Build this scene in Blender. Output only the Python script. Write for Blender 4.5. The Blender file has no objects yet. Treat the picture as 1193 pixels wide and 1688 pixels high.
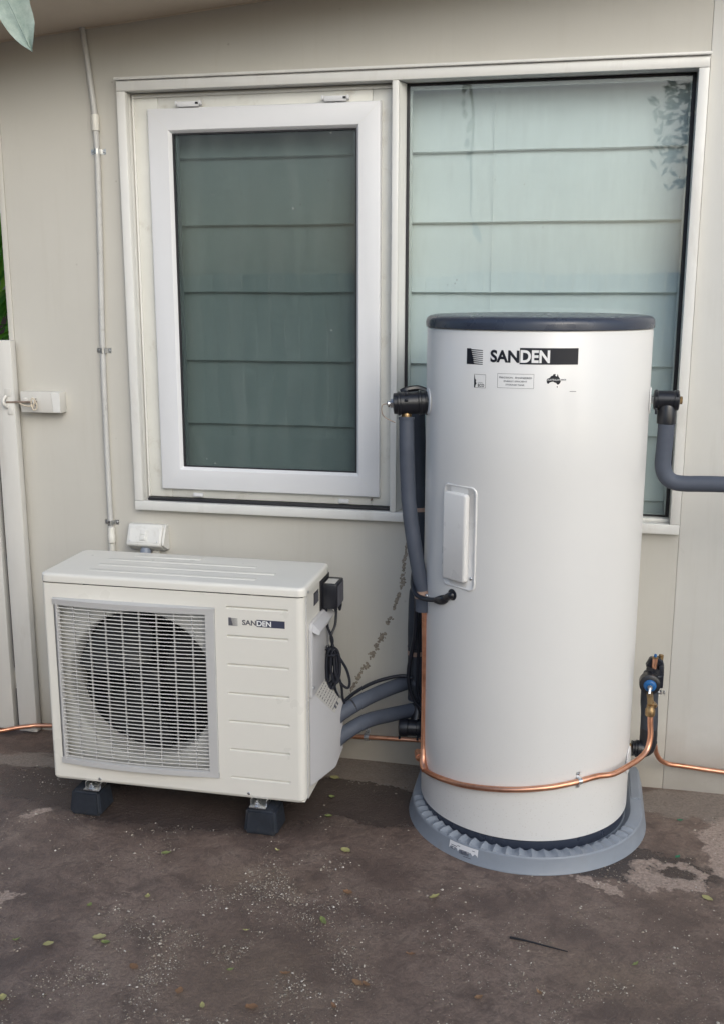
import bpy, bmesh, math, random
from mathutils import Vector, Matrix, noise
from math import radians, sin, cos, pi
random.seed(7)
S = bpy.context.scene
COL = S.collection

# ------------------------------------------------------------------ camera, sky, sun, exposure
def make_camera():
    yaw, pit, rol = .2099, .2109, .0006
    fw = Vector((-sin(yaw)*cos(pit), cos(yaw)*cos(pit), -sin(pit)))
    rt = Vector((cos(yaw), sin(yaw), 0)); up = rt.cross(fw)
    r2 = rt*cos(rol) + up*sin(rol); u2 = up*cos(rol) - rt*sin(rol)
    m = Matrix(((r2.x, u2.x, -fw.x), (r2.y, u2.y, -fw.y), (r2.z, u2.z, -fw.z)))
    cd = bpy.data.cameras.new('camera'); cam = bpy.data.objects.new('camera', cd); COL.objects.link(cam)
    cam.matrix_world = Matrix.Translation((.3142, -3.3539, 1.587)) @ m.to_4x4()
    cd.sensor_fit = 'VERTICAL'; cd.sensor_height = 24; cd.lens = 24*1.7114*1000/1688
    cd.clip_start = .05; cd.clip_end = 300
    S.camera = cam
make_camera()
SUN_EL, SUN_AZ = radians(29), radians(148)          # azimuth measured from +Y towards +X: the light comes from behind and right
W = bpy.data.worlds.new('World'); S.world = W; W.use_nodes = True
wn = W.node_tree.nodes; wn.clear()
sky = wn.new('ShaderNodeTexSky'); sky.sky_type = 'NISHITA'; sky.sun_disc = False
sky.sun_elevation = SUN_EL; sky.sun_rotation = SUN_AZ; sky.air_density = 1.0; sky.dust_density = 4.0; sky.ozone_density = 1.0
bg = wn.new('ShaderNodeBackground'); bg.inputs[1].default_value = .15
wo = wn.new('ShaderNodeOutputWorld')
W.node_tree.links.new(sky.outputs[0], bg.inputs[0]); W.node_tree.links.new(bg.outputs[0], wo.inputs[0])
sl = bpy.data.lights.new('sun', 'SUN'); sl.energy = .70; sl.angle = radians(55); sl.color = (1, .95, .88)
so = bpy.data.objects.new('sun', sl); COL.objects.link(so)
sd = Vector((sin(SUN_AZ)*cos(SUN_EL), cos(SUN_AZ)*cos(SUN_EL), sin(SUN_EL)))
so.rotation_euler = sd.to_track_quat('Z', 'Y').to_euler(); so.location = (3, -6, 8)
VS = S.view_settings
VS.view_transform = 'Standard'; VS.look = 'None'; VS.gamma = 1; VS.use_curve_mapping = False
VS.exposure = .30
VS.use_white_balance = True; VS.white_balance_temperature = 5850; VS.white_balance_tint = 6

# ------------------------------------------------------------------ materials
class NT:
    def __init__(s, name):
        s.m = bpy.data.materials.new(name); s.m.use_nodes = True
        s.n = s.m.node_tree.nodes; s.l = s.m.node_tree.links
        s.b = s.n['Principled BSDF']; s.out = s.n['Material Output']
    def node(s, t, **k):
        x = s.n.new(t)
        for a, v in k.items(): setattr(x, a, v)
        return x
    def link(s, a, b): s.l.new(a, b)
    def pos(s):
        return s.node('ShaderNodeNewGeometry').outputs['Position']
    def noise(s, vec, scale, detail=4, rough=.55, dist=0):
        x = s.node('ShaderNodeTexNoise'); s.link(vec, x.inputs['Vector'])
        x.inputs['Scale'].default_value = scale; x.inputs['Detail'].default_value = detail
        x.inputs['Roughness'].default_value = rough; x.inputs['Distortion'].default_value = dist
        return x.outputs['Fac']
    def ramp(s, fac, stops, interp='LINEAR'):
        x = s.node('ShaderNodeValToRGB'); x.color_ramp.interpolation = interp
        e = x.color_ramp.elements
        while len(e) < len(stops): e.new(.5)
        for i, (p, c) in enumerate(stops):
            e[i].position = p; e[i].color = (c, c, c, 1) if isinstance(c, (int, float)) else (*c, 1)
        s.link(fac, x.inputs['Fac']); return x.outputs['Color']
    def mix(s, fac, a, b, mode='MIX'):
        x = s.node('ShaderNodeMix', data_type='RGBA', blend_type=mode)
        for i, v in ((0, fac), (6, a), (7, b)):
            if isinstance(v, bpy.types.NodeSocket): s.link(v, x.inputs[i])
            elif i == 0: x.inputs[0].default_value = v
            else: x.inputs[i].default_value = (*v, 1) if len(v) == 3 else v
        return x.outputs[2]
    def math(s, op, a, b=0, clamp=False):
        x = s.node('ShaderNodeMath', operation=op, use_clamp=clamp)
        for i, v in ((0, a), (1, b)):
            if isinstance(v, bpy.types.NodeSocket): s.link(v, x.inputs[i])
            else: x.inputs[i].default_value = v
        return x.outputs[0]
    def bump(s, h, strength=.2, dist=.002, prev=None):
        x = s.node('ShaderNodeBump'); s.link(h, x.inputs['Height'])
        x.inputs['Strength'].default_value = strength; x.inputs['Distance'].default_value = dist
        if prev is not None: s.link(prev, x.inputs['Normal'])
        return x.outputs['Normal']

def simple(name, col, rough=.5, metal=0, var=.08, vscale=9, bump=0, bscale=200, dirt=None, coat=0, spec=None, grain=(1, 1, 1)):
    t = NT(name); p = t.pos()
    if grain != (1, 1, 1):
        mp = t.node('ShaderNodeMapping'); mp.inputs['Scale'].default_value = grain; t.link(p, mp.inputs['Vector']); p = mp.outputs['Vector']
    f = t.noise(p, vscale, 5, .6)
    a = tuple(min(1, c*(1+var)) for c in col); b = tuple(c*(1-var) for c in col)
    c = t.ramp(f, [(.3, b), (.7, a)])
    if dirt:
        amt, dc, ds = dirt
        g = t.noise(p, ds, 6, .65, .4); mk = t.ramp(g, [(.56, 0), (.72, amt)])
        c = t.mix(mk, c, dc)
    t.link(c, t.b.inputs['Base Color'])
    r = t.ramp(t.noise(p, vscale*2.3, 3), [(.3, max(0, rough-.06)), (.7, min(1, rough+.06))])
    t.link(r, t.b.inputs['Roughness']); t.b.inputs['Metallic'].default_value = metal
    t.b.inputs['Coat Weight'].default_value = coat
    if spec is not None: t.b.inputs['Specular IOR Level'].default_value = spec
    if bump: t.link(t.bump(t.noise(p, bscale, 3), bump, .001), t.b.inputs['Normal'])
    return t.m

M = {}
def wall_paint(name, col):
    t = NT(name); p = t.pos()
    c = t.ramp(t.noise(p, 2.2, 5, .6), [(.3, tuple(x*.93 for x in col)), (.7, col)])
    # faint scuffs and mildew specks
    g = t.noise(p, 7, 6, .7, .6); c = t.mix(t.ramp(g, [(.66, 0), (.8, .30)]), c, (.30, .28, .23))
    v = t.node('ShaderNodeTexVoronoi'); v.inputs['Scale'].default_value = 14; t.link(p, v.inputs['Vector'])
    mk = t.math('MULTIPLY', t.ramp(v.outputs['Distance'], [(.03, 1), (.07, 0)]), t.ramp(t.noise(p, 3, 2), [(.53, 0), (.60, .6)]))
    c = t.mix(mk, c, (.16, .14, .11))
    # splash dirt low on the sheet
    sx = t.node('ShaderNodeSeparateXYZ'); t.link(p, sx.inputs[0])
    low = t.ramp(t.math('ADD', sx.outputs['Z'], t.math('MULTIPLY', t.noise(p, 9, 5), .16)), [(.05, .55), (.26, 0)])
    c = t.mix(low, c, (.29, .25, .20))
    m3 = t.node('ShaderNodeMapping'); m3.inputs['Scale'].default_value = (9, 9, .7); t.link(p, m3.inputs['Vector'])
    c = t.mix(t.ramp(t.noise(m3.outputs['Vector'], 3, 6, .65), [(.52, 0), (.80, .15)]), c, (.36, .33, .27))
    t.link(c, t.b.inputs['Base Color'])
    t.b.inputs['Roughness'].default_value = .55
    mp = t.node('ShaderNodeMapping'); mp.inputs['Scale'].default_value = (1, 1, .25); t.link(p, mp.inputs['Vector'])
    n1 = t.bump(t.noise(p, 420, 2), .12, .0006); n2 = t.bump(t.noise(p, 5, 3), .25, .004, n1)
    t.link(n2, t.b.inputs['Normal']); return t.m
M['wall'] = wall_paint('cream painted sheet', (.535, .522, .480))
M['wall_r'] = wall_paint('white painted sheet', (.67, .665, .635))
M['trim'] = simple('white gloss trim paint', (.70, .70, .68), .35, var=.04, bump=.10, bscale=120, dirt=(.22, (.36, .32, .25), 9), grain=(1, 1, .35))
M['soffit'] = simple('soffit paint', (.66, .58, .47), .6, var=.05, vscale=3, bump=.1, bscale=200)
M['upvc'] = simple('white window plastic', (.69, .70, .725), .38, var=.01)
M['upvc2'] = simple('off white window frame', (.66, .66, .62), .35, var=.04, dirt=(.35, (.33, .28, .21), 12))
M['rubber'] = simple('black rubber', (.014, .014, .018), .6, bump=.1)
M['blind'] = simple('pale blind fabric', (.75, .775, .755), .8, var=.03, vscale=4, bump=.15, bscale=500)
M['cord'] = simple('blind cord', (.75, .77, .76), .8)
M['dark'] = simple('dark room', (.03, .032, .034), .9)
M['enamel'] = simple('tank enamel', (.715, .71, .695), .34, var=.012, vscale=3, bump=.03, bscale=500, coat=.15)
M['enamel2'] = simple('cover enamel', (.71, .705, .695), .3, var=.01, coat=.15)
def splash(m, zt, amt, col):
    nt = m.node_tree; n = nt.nodes; l = nt.links; b = n['Principled BSDF']; src = b.inputs['Base Color'].links[0].from_socket
    g = n.new('ShaderNodeNewGeometry'); sx = n.new('ShaderNodeSeparateXYZ'); l.new(g.outputs['Position'], sx.inputs[0])
    v = n.new('ShaderNodeTexVoronoi'); v.inputs['Scale'].default_value = 95; l.new(g.outputs['Position'], v.inputs['Vector'])
    r = n.new('ShaderNodeValToRGB'); r.color_ramp.elements[0].position = .10; r.color_ramp.elements[0].color = (1, 1, 1, 1); r.color_ramp.elements[1].position = .22; r.color_ramp.elements[1].color = (0, 0, 0, 1); l.new(v.outputs['Distance'], r.inputs[0])
    z = n.new('ShaderNodeMapRange'); l.new(sx.outputs['Z'], z.inputs[0]); z.inputs[1].default_value = .05; z.inputs[2].default_value = zt; z.inputs[3].default_value = amt; z.inputs[4].default_value = 0
    q = n.new('ShaderNodeTexNoise'); q.inputs['Scale'].default_value = 6; l.new(g.outputs['Position'], q.inputs['Vector'])
    qq = n.new('ShaderNodeMath'); qq.operation = 'MULTIPLY'; l.new(r.outputs[0], qq.inputs[0]); l.new(z.outputs[0], qq.inputs[1])
    q2 = n.new('ShaderNodeMath'); q2.operation = 'MULTIPLY'; l.new(qq.outputs[0], q2.inputs[0]); l.new(q.outputs['Fac'], q2.inputs[1])
    mx = n.new('ShaderNodeMix'); mx.data_type = 'RGBA'; l.new(q2.outputs[0], mx.inputs[0]); l.new(src, mx.inputs[6]); mx.inputs[7].default_value = (*col, 1)
    l.new(mx.outputs[2], b.inputs['Base Color'])
splash(M['enamel'], .45, .55, (.42, .37, .31))
M['cream'] = simple('cream casing paint', (.72, .705, .652), .33, var=.012, vscale=4, bump=.03, bscale=600, coat=.2)
M['grille'] = simple('grille plastic', (.70, .70, .69), .4, var=.02)
M['silver'] = simple('silver grey frame', (.53, .53, .53), .38, var=.02, metal=.15)
M['shroud'] = simple('fan shroud', (.55, .55, .53), .5, var=.05, dirt=(.3, (.3, .28, .25), 20))
M['black'] = simple('black plastic', (.012, .013, .018), .32, bump=.05)
M['fan'] = simple('fan blade plastic', (.010, .010, .011), .45)
M['navy'] = simple('dark blue grey plastic', (.036, .044, .068), .30, var=.04, bump=.02)
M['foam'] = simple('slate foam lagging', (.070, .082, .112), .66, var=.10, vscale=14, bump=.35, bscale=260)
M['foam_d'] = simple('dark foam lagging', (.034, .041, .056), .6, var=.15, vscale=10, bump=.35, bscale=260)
M['cable'] = simple('black cable sheath', (.010, .012, .020), .38)
M['tape'] = simple('brown tape', (.36, .25, .20), .45, var=.15, vscale=40)
M['block'] = simple('dark rubber block', (.013, .017, .026), .7, var=.25, vscale=25, bump=.4, bscale=120, dirt=(.3, (.08, .07, .06), 30))
M['grey_pl'] = simple('light grey service cover', (.49, .49, .505), .4, var=.02)
M['pvc'] = simple('grey conduit plastic', (.50, .50, .49), .42, var=.06, vscale=20, dirt=(.45, (.28, .27, .25), 26))
M['pvc_w'] = simple('white coupling plastic', (.68, .67, .62), .42, var=.04)
M['gpo'] = simple('weathered white outlet plastic', (.66, .66, .64), .4, var=.04, dirt=(.3, (.35, .33, .28), 40))
M['plug'] = simple('grey plug', (.22, .25, .31), .4)
M['steel'] = simple('zinc plated steel', (.62, .63, .64), .3, metal=1, var=.12, vscale=60)
M['brass'] = simple('aged brass', (.36, .25, .13), .45, metal=1, var=.2, vscale=60)
def copper():
    t = NT('copper pipe'); p = t.pos()
    c = t.ramp(t.noise(p, 11, 5, .65), [(.28, (.42, .19, .11)), (.5, (.74, .38, .24)), (.75, (.86, .50, .34))])
    t.link(c, t.b.inputs['Base Color']); t.b.inputs['Metallic'].default_value = 1
    t.link(t.ramp(t.noise(p, 40, 3), [(.3, .30), (.7, .48)]), t.b.inputs['Roughness']); return t.m
M['copper'] = copper()
M['tray'] = simple('grey moulded tray plastic', (.235, .262, .305), .42, var=.05, vscale=12, bump=.05, dirt=(.25, (.20, .18, .16), 14))
M['blue'] = simple('blue valve dial', (.012, .10, .30), .4, var=.1)
M['ink'] = simple('black print', (.012, .014, .022), .4)
M['ink2'] = simple('navy print', (.05, .055, .09), .35, var=.05)
M['ink3'] = simple('grey print', (.10, .10, .12), .5)
M['white'] = simple('white print', (.82, .82, .82), .45, var=.01)
M['sticker'] = simple('white sticker', (.72, .73, .76), .4, var=.03)
M['sticker_g'] = simple('grey sticker', (.52, .51, .48), .45, var=.06, vscale=60)
M['gate'] = simple('painted gate board', (.60, .59, .56), .5, var=.07, vscale=6, bump=.25, bscale=60, dirt=(.35, (.34, .30, .24), 8), grain=(1, 1, .2))
M['wood_d'] = simple('dark stained timber', (.045, .028, .02), .75, var=.4, vscale=14, bump=.4, bscale=60, grain=(1, 1, .15))
M['fence'] = simple('pale painted fence timber', (.40, .38, .34), .8, var=.35, vscale=9, bump=.4, bscale=60, grain=(1, 1, .15))
M['string'] = simple('old cord', (.62, .55, .44), .9, var=.2, vscale=120)
M['rust'] = simple('rusty bolt', (.30, .24, .20), .55, metal=.5, var=.3, vscale=70)
M['bark'] = simple('bark', (.10, .08, .06), .9, var=.4, vscale=14, bump=.6, bscale=50)
M['ivy'] = simple('dried ivy root residue', (.255, .225, .185), .95, var=.45, vscale=90)
def leafmat(name, col, c2, trans=.25, rough=.45, var=True):
    t = NT(name); p = t.pos()
    g = t.node('ShaderNodeNewGeometry')
    c = t.mix(g.outputs['Random Per Island'], col, c2)
    c = t.mix(t.ramp(t.noise(p, 40, 4), [(.3, 0), (.7, .35)]), c, tuple(x*.6 for x in col))
    t.link(c, t.b.inputs['Base Color']); t.b.inputs['Roughness'].default_value = rough
    tr = t.node('ShaderNodeBsdfTranslucent'); t.link(c, tr.inputs['Color'])
    mx = t.node('ShaderNodeMixShader'); mx.inputs[0].default_value = trans
    t.link(t.b.outputs[0], mx.inputs[1]); t.link(tr.outputs[0], mx.inputs[2]); t.link(mx.outputs[0], t.out.inputs[0])
    return t.m
M['leaf'] = leafmat('tree foliage', (.05, .10, .025), (.09, .13, .04), .3)
M['leaf_b'] = leafmat('bright strap foliage', (.16, .42, .03), (.32, .55, .08), .6)
M['leaf_y'] = leafmat('yellow fallen leaf', (.36, .34, .13), (.44, .41, .20), .1)
M['leaf_g'] = leafmat('green fallen leaf', (.19, .23, .07), (.25, .28, .11), .1)
M['leaf_t'] = leafmat('teal green leaf', (.02, .16, .08), (.03, .20, .10), .1)
M['leaf_o'] = leafmat('rust brown fallen leaf', (.22, .12, .065), (.28, .17, .09), .1)
def sage():
    t = NT('sage grey leaf'); p = t.pos()
    c = t.ramp(t.noise(p, 55, 6, .7), [(.3, (.22, .29, .25)), (.6, (.36, .43, .38)), (.75, (.48, .54, .49))])
    t.link(c, t.b.inputs['Base Color']); t.b.inputs['Roughness'].default_value = .6
    t.link(t.bump(t.noise(p, 90, 4), .5, .002), t.b.inputs['Normal']); return t.m
M['sage'] = sage()
def glass(name, tint, refl):
    t = NT(name); t.n.remove(t.b)
    tr = t.node('ShaderNodeBsdfTransparent'); tr.inputs[0].default_value = (*tint, 1)
    gl = t.node('ShaderNodeBsdfGlossy'); gl.inputs['Roughness'].default_value = .015
    f = t.node('ShaderNodeFresnel'); f.inputs['IOR'].default_value = refl
    # faint dust and water marks
    p = t.pos(); d = t.node('ShaderNodeBsdfDiffuse'); d.inputs[0].default_value = (.55, .58, .56, 1)
    mx = t.node('ShaderNodeMixShader'); bf_ = t.node('ShaderNodeNewGeometry').outputs['Backfacing']; t.link(t.math('MULTIPLY', f.outputs[0], t.math('SUBTRACT', 1, bf_)), mx.inputs[0]); t.link(tr.outputs[0], mx.inputs[1]); t.link(gl.outputs[0], mx.inputs[2])
    v = t.node('ShaderNodeTexVoronoi'); v.inputs['Scale'].default_value = 26; t.link(p, v.inputs['Vector'])
    sp = t.math('MULTIPLY', t.ramp(v.outputs['Distance'], [(.05, 1), (.10, 0)]), t.ramp(t.noise(p, 4.5, 3), [(.56, 0), (.62, .55)]))
    mp = t.node('ShaderNodeMapping'); mp.inputs['Scale'].default_value = (5, 1, 1); t.link(p, mp.inputs['Vector'])
    st = t.ramp(t.noise(mp.outputs[0], 3, 5, .6), [(.45, .015), (.8, .06)])
    m2 = t.node('ShaderNodeMixShader'); t.link(t.math('MAXIMUM', sp, st), m2.inputs[0])
    t.link(mx.outputs[0], m2.inputs[1]); t.link(d.outputs[0], m2.inputs[2]); t.link(m2.outputs[0], t.out.inputs[0])
    n = t.bump(t.noise(p, 1.6, 2), .5, .004); t.link(n, gl.inputs['Normal'])
    return t.m
M['glass'] = glass('clear window glass', (.885, .922, .930), 1.8)
M['glass_d'] = glass('tinted double glazing', (.585, .630, .632), 1.6)

def ground_mat():
    t = NT('stained wet concrete'); p = t.pos()
    n1 = t.noise(p, 1.7, 8, .66, .4); n2 = t.noise(p, 8, 8, .70, .3); n3 = t.noise(p, 110, 5, .75); n4 = t.noise(p, 420, 3, .7); n5 = t.noise(p, 26, 6, .7, .8)
    c = t.ramp(n1, [(.32, (0.121, 0.084, 0.069)), (.48, (0.200, 0.143, 0.114)), (.56, (0.234, 0.171, 0.137)), (.70, (0.303, 0.234, 0.191))])
    c = t.mix(t.ramp(n2, [(.50, 0), (.62, .55)]), c, (0.303, 0.234, 0.188))
    c = t.mix(t.ramp(n2, [(.38, .75), (.49, 0)]), c, (0.098, 0.069, 0.057))
    c = t.mix(t.ramp(n5, [(.40, .60), (.50, 0)]), c, (0.104, 0.073, 0.060))
    c = t.mix(t.ramp(n5, [(.60, 0), (.74, .35)]), c, (0.348, 0.272, 0.218))
    # patches: (x, y, rx, ry, rot)
    sx = t.node('ShaderNodeSeparateXYZ'); 
    wv = t.node('ShaderNodeTexNoise'); wv.inputs['Scale'].default_value = 7; wv.inputs['Detail'].default_value = 7; wv.inputs['Roughness'].default_value = .68
    t.link(p, wv.inputs['Vector'])
    sub = t.node('ShaderNodeVectorMath', operation='SUBTRACT'); t.link(wv.outputs['Color'], sub.inputs[0]); sub.inputs[1].default_value = (.5, .5, .5)
    sc = t.node('ShaderNodeVectorMath', operation='SCALE'); t.link(sub.outputs[0], sc.inputs[0]); sc.inputs['Scale'].default_value = .28
    ad = t.node('ShaderNodeVectorMath', operation='ADD'); t.link(p, ad.inputs[0]); t.link(sc.outputs[0], ad.inputs[1])
    def blob(x, y, rx, ry, rot=0, soft=.12):
        mp = t.node('ShaderNodeMapping', vector_type='TEXTURE')
        mp.inputs['Location'].default_value = (x, y, 0); mp.inputs['Rotation'].default_value = (0, 0, rot)
        mp.inputs['Scale'].default_value = (rx, ry, 1000)
        t.link(ad.outputs[0], mp.inputs['Vector'])
        ln = t.node('ShaderNodeVectorMath', operation='LENGTH'); t.link(mp.outputs[0], ln.inputs[0])
        return t.ramp(ln.outputs['Value'], [(1-soft, 1), (1, 0)])
    def union(l):
        a = l[0]
        for b in l[1:]: a = t.math('MAXIMUM', a, b)
        return a
    dry = union([blob(.62, -.60, .15, .085, .1), blob(.40, -.69, .10, .03, -.35), blob(.82, -.42, .10, .20), blob(-1.315, -.635, .05, .03, .5), blob(-1.17, -1.11, .05, .05),
                 blob(.95, -.9, .12, .1)])
    damp = union([blob(.62, -.585, .055, .035, 0, .3), blob(.74, -.60, .045, .06)])
    dry = t.math('MULTIPLY', dry, t.math('SUBTRACT', 1, damp))
    grey = union([blob(-.28, -.06, .40, .15, -.16, .10), blob(.85, -.12, .34, .17, 0, .12), blob(-1.55, -.28, .30, .05, 0, .4)])
    soil = union([blob(-.50, -.86, .22, .10, .2, .6), blob(-.42, -1.30, .42, .34, .2, .7), blob(.45, -1.10, .25, .12, -.4, .8)])
    wet = union([blob(-.98, -.44, .80, .26, 0, .30), blob(-.30, -.34, .36, .16, -.2, .15), blob(.50, -.56, .30, .10, 0, .15)])  # shade under the outdoor unit painted in along with the damp patches
    wetm = t.ramp(t.noise(p, .9, 3), [(.40, .75), (.62, .15)])
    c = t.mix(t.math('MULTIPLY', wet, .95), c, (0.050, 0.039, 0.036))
    c = t.mix(t.math('MULTIPLY', grey, .80), c, (0.318, 0.272, 0.229))
    c = t.mix(t.math('MULTIPLY', soil, t.ramp(n2, [(.35, .15), (.65, .65)])), c, (0.222, 0.160, 0.109))
    c = t.mix(t.math('MULTIPLY', dry, .88), c, (0.488, 0.388, 0.324))
    c = t.mix(t.ramp(n3, [(.35, .55), (.62, 0)]), c, (0.096, 0.068, 0.055), 'MIX')
    v = t.node('ShaderNodeTexVoronoi'); v.inputs['Scale'].default_value = 130; t.link(p, v.inputs['Vector'])
    spk = t.math('MULTIPLY', t.ramp(v.outputs['Distance'], [(.12, 1), (.26, 0)]), t.ramp(t.noise(p, 12, 4, .7), [(.50, 0), (.66, .55)]))
    c = t.mix(spk, c, (0.385, 0.326, 0.267))
    # straight fine cracks
    t.link(c, t.b.inputs['Base Color'])
    ro = t.ramp(n1, [(.3, .30), (.65, .60)]); ro = t.mix(t.math('MULTIPLY', wet, .8), ro, (.20, .20, .20)); ro = t.mix(dry, ro, (.85, .85, .85))
    t.link(ro, t.b.inputs['Roughness'])
    b = t.bump(n3, 1.0, .005); b = t.bump(n4, .6, .0016, b); b = t.bump(n5, .7, .006, b); b = t.bump(n2, .6, .010, b)
    t.link(b, t.b.inputs['Normal']); return t.m
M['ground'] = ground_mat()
def grit_mat():
    t = NT('pale grit'); g = t.node('ShaderNodeNewGeometry')
    c = t.ramp(g.outputs['Random Per Island'], [(0, (.11, .088, .066)), (.35, (.22, .185, .145)), (.75, (.34, .30, .245)), (.93, (.48, .44, .38)), (1, (.66, .63, .58))])
    t.link(c, t.b.inputs['Base Color']); t.b.inputs['Roughness'].default_value = .8; return t.m
M['grit'] = grit_mat()

# ------------------------------------------------------------------ mesh helpers
def catmull(pts, n=8):
    P = [Vector(p) for p in pts]
    if len(P) < 3: return P
    Q = [2*P[0]-P[1]] + P + [2*P[-1]-P[-2]]
    out = []
    for i in range(1, len(Q)-2):
        a, b, c, d = Q[i-1:i+3]
        for k in range(n):
            u = k/n
            out.append(.5*((2*b) + (c-a)*u + (2*a-5*b+4*c-d)*u*u + (3*b-a-3*c+d)*u**3))
    out.append(P[-1]); return out

class MB:
    def __init__(s): s.b = bmesh.new()
    def face(s, pts):
        try: return s.b.faces.new([s.b.verts.new(p) for p in pts])
        except ValueError: pass
    def merge(s, t, mat=None):
        me = bpy.data.meshes.new('t'); t.to_mesh(me); t.free()
        if mat is not None: me.transform(mat)
        s.b.from_mesh(me); bpy.data.meshes.remove(me)
    def box(s, x0, x1, y0, y1, z0, z1, bev=0, seg=2, mat=None):
        t = bmesh.new()
        bmesh.ops.create_cube(t, size=1, matrix=Matrix.Translation(((x0+x1)/2, (y0+y1)/2, (z0+z1)/2)) @ Matrix.Diagonal((abs(x1-x0), abs(y1-y0), abs(z1-z0), 1)))
        if bev: bmesh.ops.bevel(t, geom=t.edges[:], offset=bev, segments=seg, affect='EDGES', profile=.5)
        s.merge(t, mat); return s
    def prism(s, poly, ext, bev=0, mat=None, seg=1):
        """poly: list of Vector (a flat outline); ext: Vector to extrude by"""
        t = bmesh.new(); ext = Vector(ext)
        a = [t.verts.new(Vector(p)) for p in poly]; b = [t.verts.new(Vector(p)+ext) for p in poly]
        t.faces.new(a); t.faces.new(b[::-1]); n = len(a)
        for i in range(n): t.faces.new((a[i], b[i], b[(i+1) % n], a[(i+1) % n]))
        bmesh.ops.recalc_face_normals(t, faces=t.faces[:])
        if bev: bmesh.ops.bevel(t, geom=t.edges[:], offset=bev, segments=seg, affect='EDGES', profile=.5)
        s.merge(t, mat); return s
    def tube(s, pts, r, seg=12, smooth=6, cap=True, wob=0):
        P = catmull(pts, smooth) if smooth else [Vector(p) for p in pts]
        t = bmesh.new(); rings = []
        T = [(P[min(i+1, len(P)-1)]-P[max(i-1, 0)]).normalized() for i in range(len(P))]
        nrm = T[0].orthogonal().normalized()
        for i, p in enumerate(P):
            nrm = (nrm - T[i]*nrm.dot(T[i])).normalized(); bn = T[i].cross(nrm)
            rr = r(i/(len(P)-1)) if callable(r) else r
            if wob: rr *= 1+wob*(noise.noise(p*18))
            rings.append([t.verts.new(p + (nrm*cos(2*pi*k/seg)+bn*sin(2*pi*k/seg))*rr) for k in range(seg)])
        for i in range(len(rings)-1):
            for k in range(seg):
                t.faces.new((rings[i][k], rings[i][(k+1) % seg], rings[i+1][(k+1) % seg], rings[i+1][k]))
        if cap: t.faces.new(rings[0][::-1]); t.faces.new(rings[-1])
        s.merge(t); return s
    def lathe(s, prof, org=(0, 0, 0), axis=(0, 0, 1), seg=32, close=True):
        """prof: (radius, distance along axis)"""
        t = bmesh.new(); ax = Vector(axis).normalized(); q = Vector((0, 0, 1)).rotation_difference(ax).to_matrix()
        o = Vector(org); rings = []
        for r, h in prof:
            rings.append([t.verts.new(o + q @ Vector((r*cos(2*pi*k/seg), r*sin(2*pi*k/seg), h))) for k in range(seg)])
        for i in range(len(rings)-1):
            for k in range(seg):
                t.faces.new((rings[i][k], rings[i][(k+1) % seg], rings[i+1][(k+1) % seg], rings[i+1][k]))
        if close: t.faces.new(rings[0][::-1]); t.faces.new(rings[-1])
        bmesh.ops.recalc_face_normals(t, faces=t.faces[:])
        s.merge(t); return s
    def build(s, name, mat, parent=None, label=None, loc=None, angle=38, smooth=True, cat=None, group=None, kind=None):
        bmesh.ops.remove_doubles(s.b, verts=s.b.verts[:], dist=1e-6)
        me = bpy.data.meshes.new(name); s.b.to_mesh(me); s.b.free()
        org = Vector((0, 0, 0)) if loc is None else Vector(loc)
        pw = Vector(parent['_o']) if parent is not None and '_o' in parent.keys() else Vector((0, 0, 0))
        me.transform(Matrix.Translation(-org if loc is not None else (-pw if parent is not None else org*0)))
        if smooth and len(me.polygons):
            me.polygons.foreach_set('use_smooth', [True]*len(me.polygons)); me.set_sharp_from_angle(angle=radians(angle))
        me.materials.append(M[mat])
        o = bpy.data.objects.new(name, me); COL.objects.link(o)
        if parent is not None:
            o.parent = parent
            if loc is not None: o.location = org - pw
            o['_o'] = tuple(org if loc is not None else pw)
        elif loc is not None:
            o.location = org; o['_o'] = tuple(org)
        if label: o['label'] = label
        if cat: o['category'] = cat
        if group: o['group'] = group
        if kind: o['kind'] = kind
        return o

def thing(name, label, cat, loc, group=None):
    o = bpy.data.objects.new(name, None); COL.objects.link(o); o.location = loc
    o.empty_display_size = .05
    o['_o'] = tuple(loc); o['label'] = label; o['category'] = cat
    if group: o['group'] = group
    return o
def dup(o, parent, off):
    c = o.copy(); COL.objects.link(c); c.parent = parent; c.location = o.location + Vector(off); return c

def textmesh(txt, x0, x1, z0, z1, bold=0, sp=1.0):
    """letters as flat faces fitted into the rectangle, in (x, z); returns list of polygons"""
    cu = bpy.data.curves.new('t', 'FONT'); cu.body = txt; cu.offset = bold; cu.space_character = sp; cu.resolution_u = 4
    ob = bpy.data.objects.new('t', cu); COL.objects.link(ob)
    dg = bpy.context.evaluated_depsgraph_get(); me = ob.evaluated_get(dg).to_mesh()
    vs = [v.co.copy() for v in me.vertices]; fs = [tuple(p.vertices) for p in me.polygons]
    ob.evaluated_get(dg).to_mesh_clear(); COL.objects.unlink(ob); bpy.data.objects.remove(ob); bpy.data.curves.remove(cu)
    ax, bx = min(v.x for v in vs), max(v.x for v in vs); az, bz = min(v.y for v in vs), max(v.y for v in vs)
    f = lambda v: (x0+(v.x-ax)/(bx-ax)*(x1-x0), z0+(v.y-az)/(bz-az)*(z1-z0))
    return [[f(vs[i]) for i in p] for p in fs]
def rect(x0, x1, z0, z1, n=1):
    return [[(x0+(x1-x0)*i/n, z0), (x0+(x1-x0)*(i+1)/n, z0), (x0+(x1-x0)*(i+1)/n, z1), (x0+(x1-x0)*i/n, z1)] for i in range(n)]
def decal(polys, fn, name, mat, parent, label=None):
    mb = MB()
    for p in polys: mb.face([fn(*q) for q in p])
    return mb.build(name, mat, parent, label, smooth=False)

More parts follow.
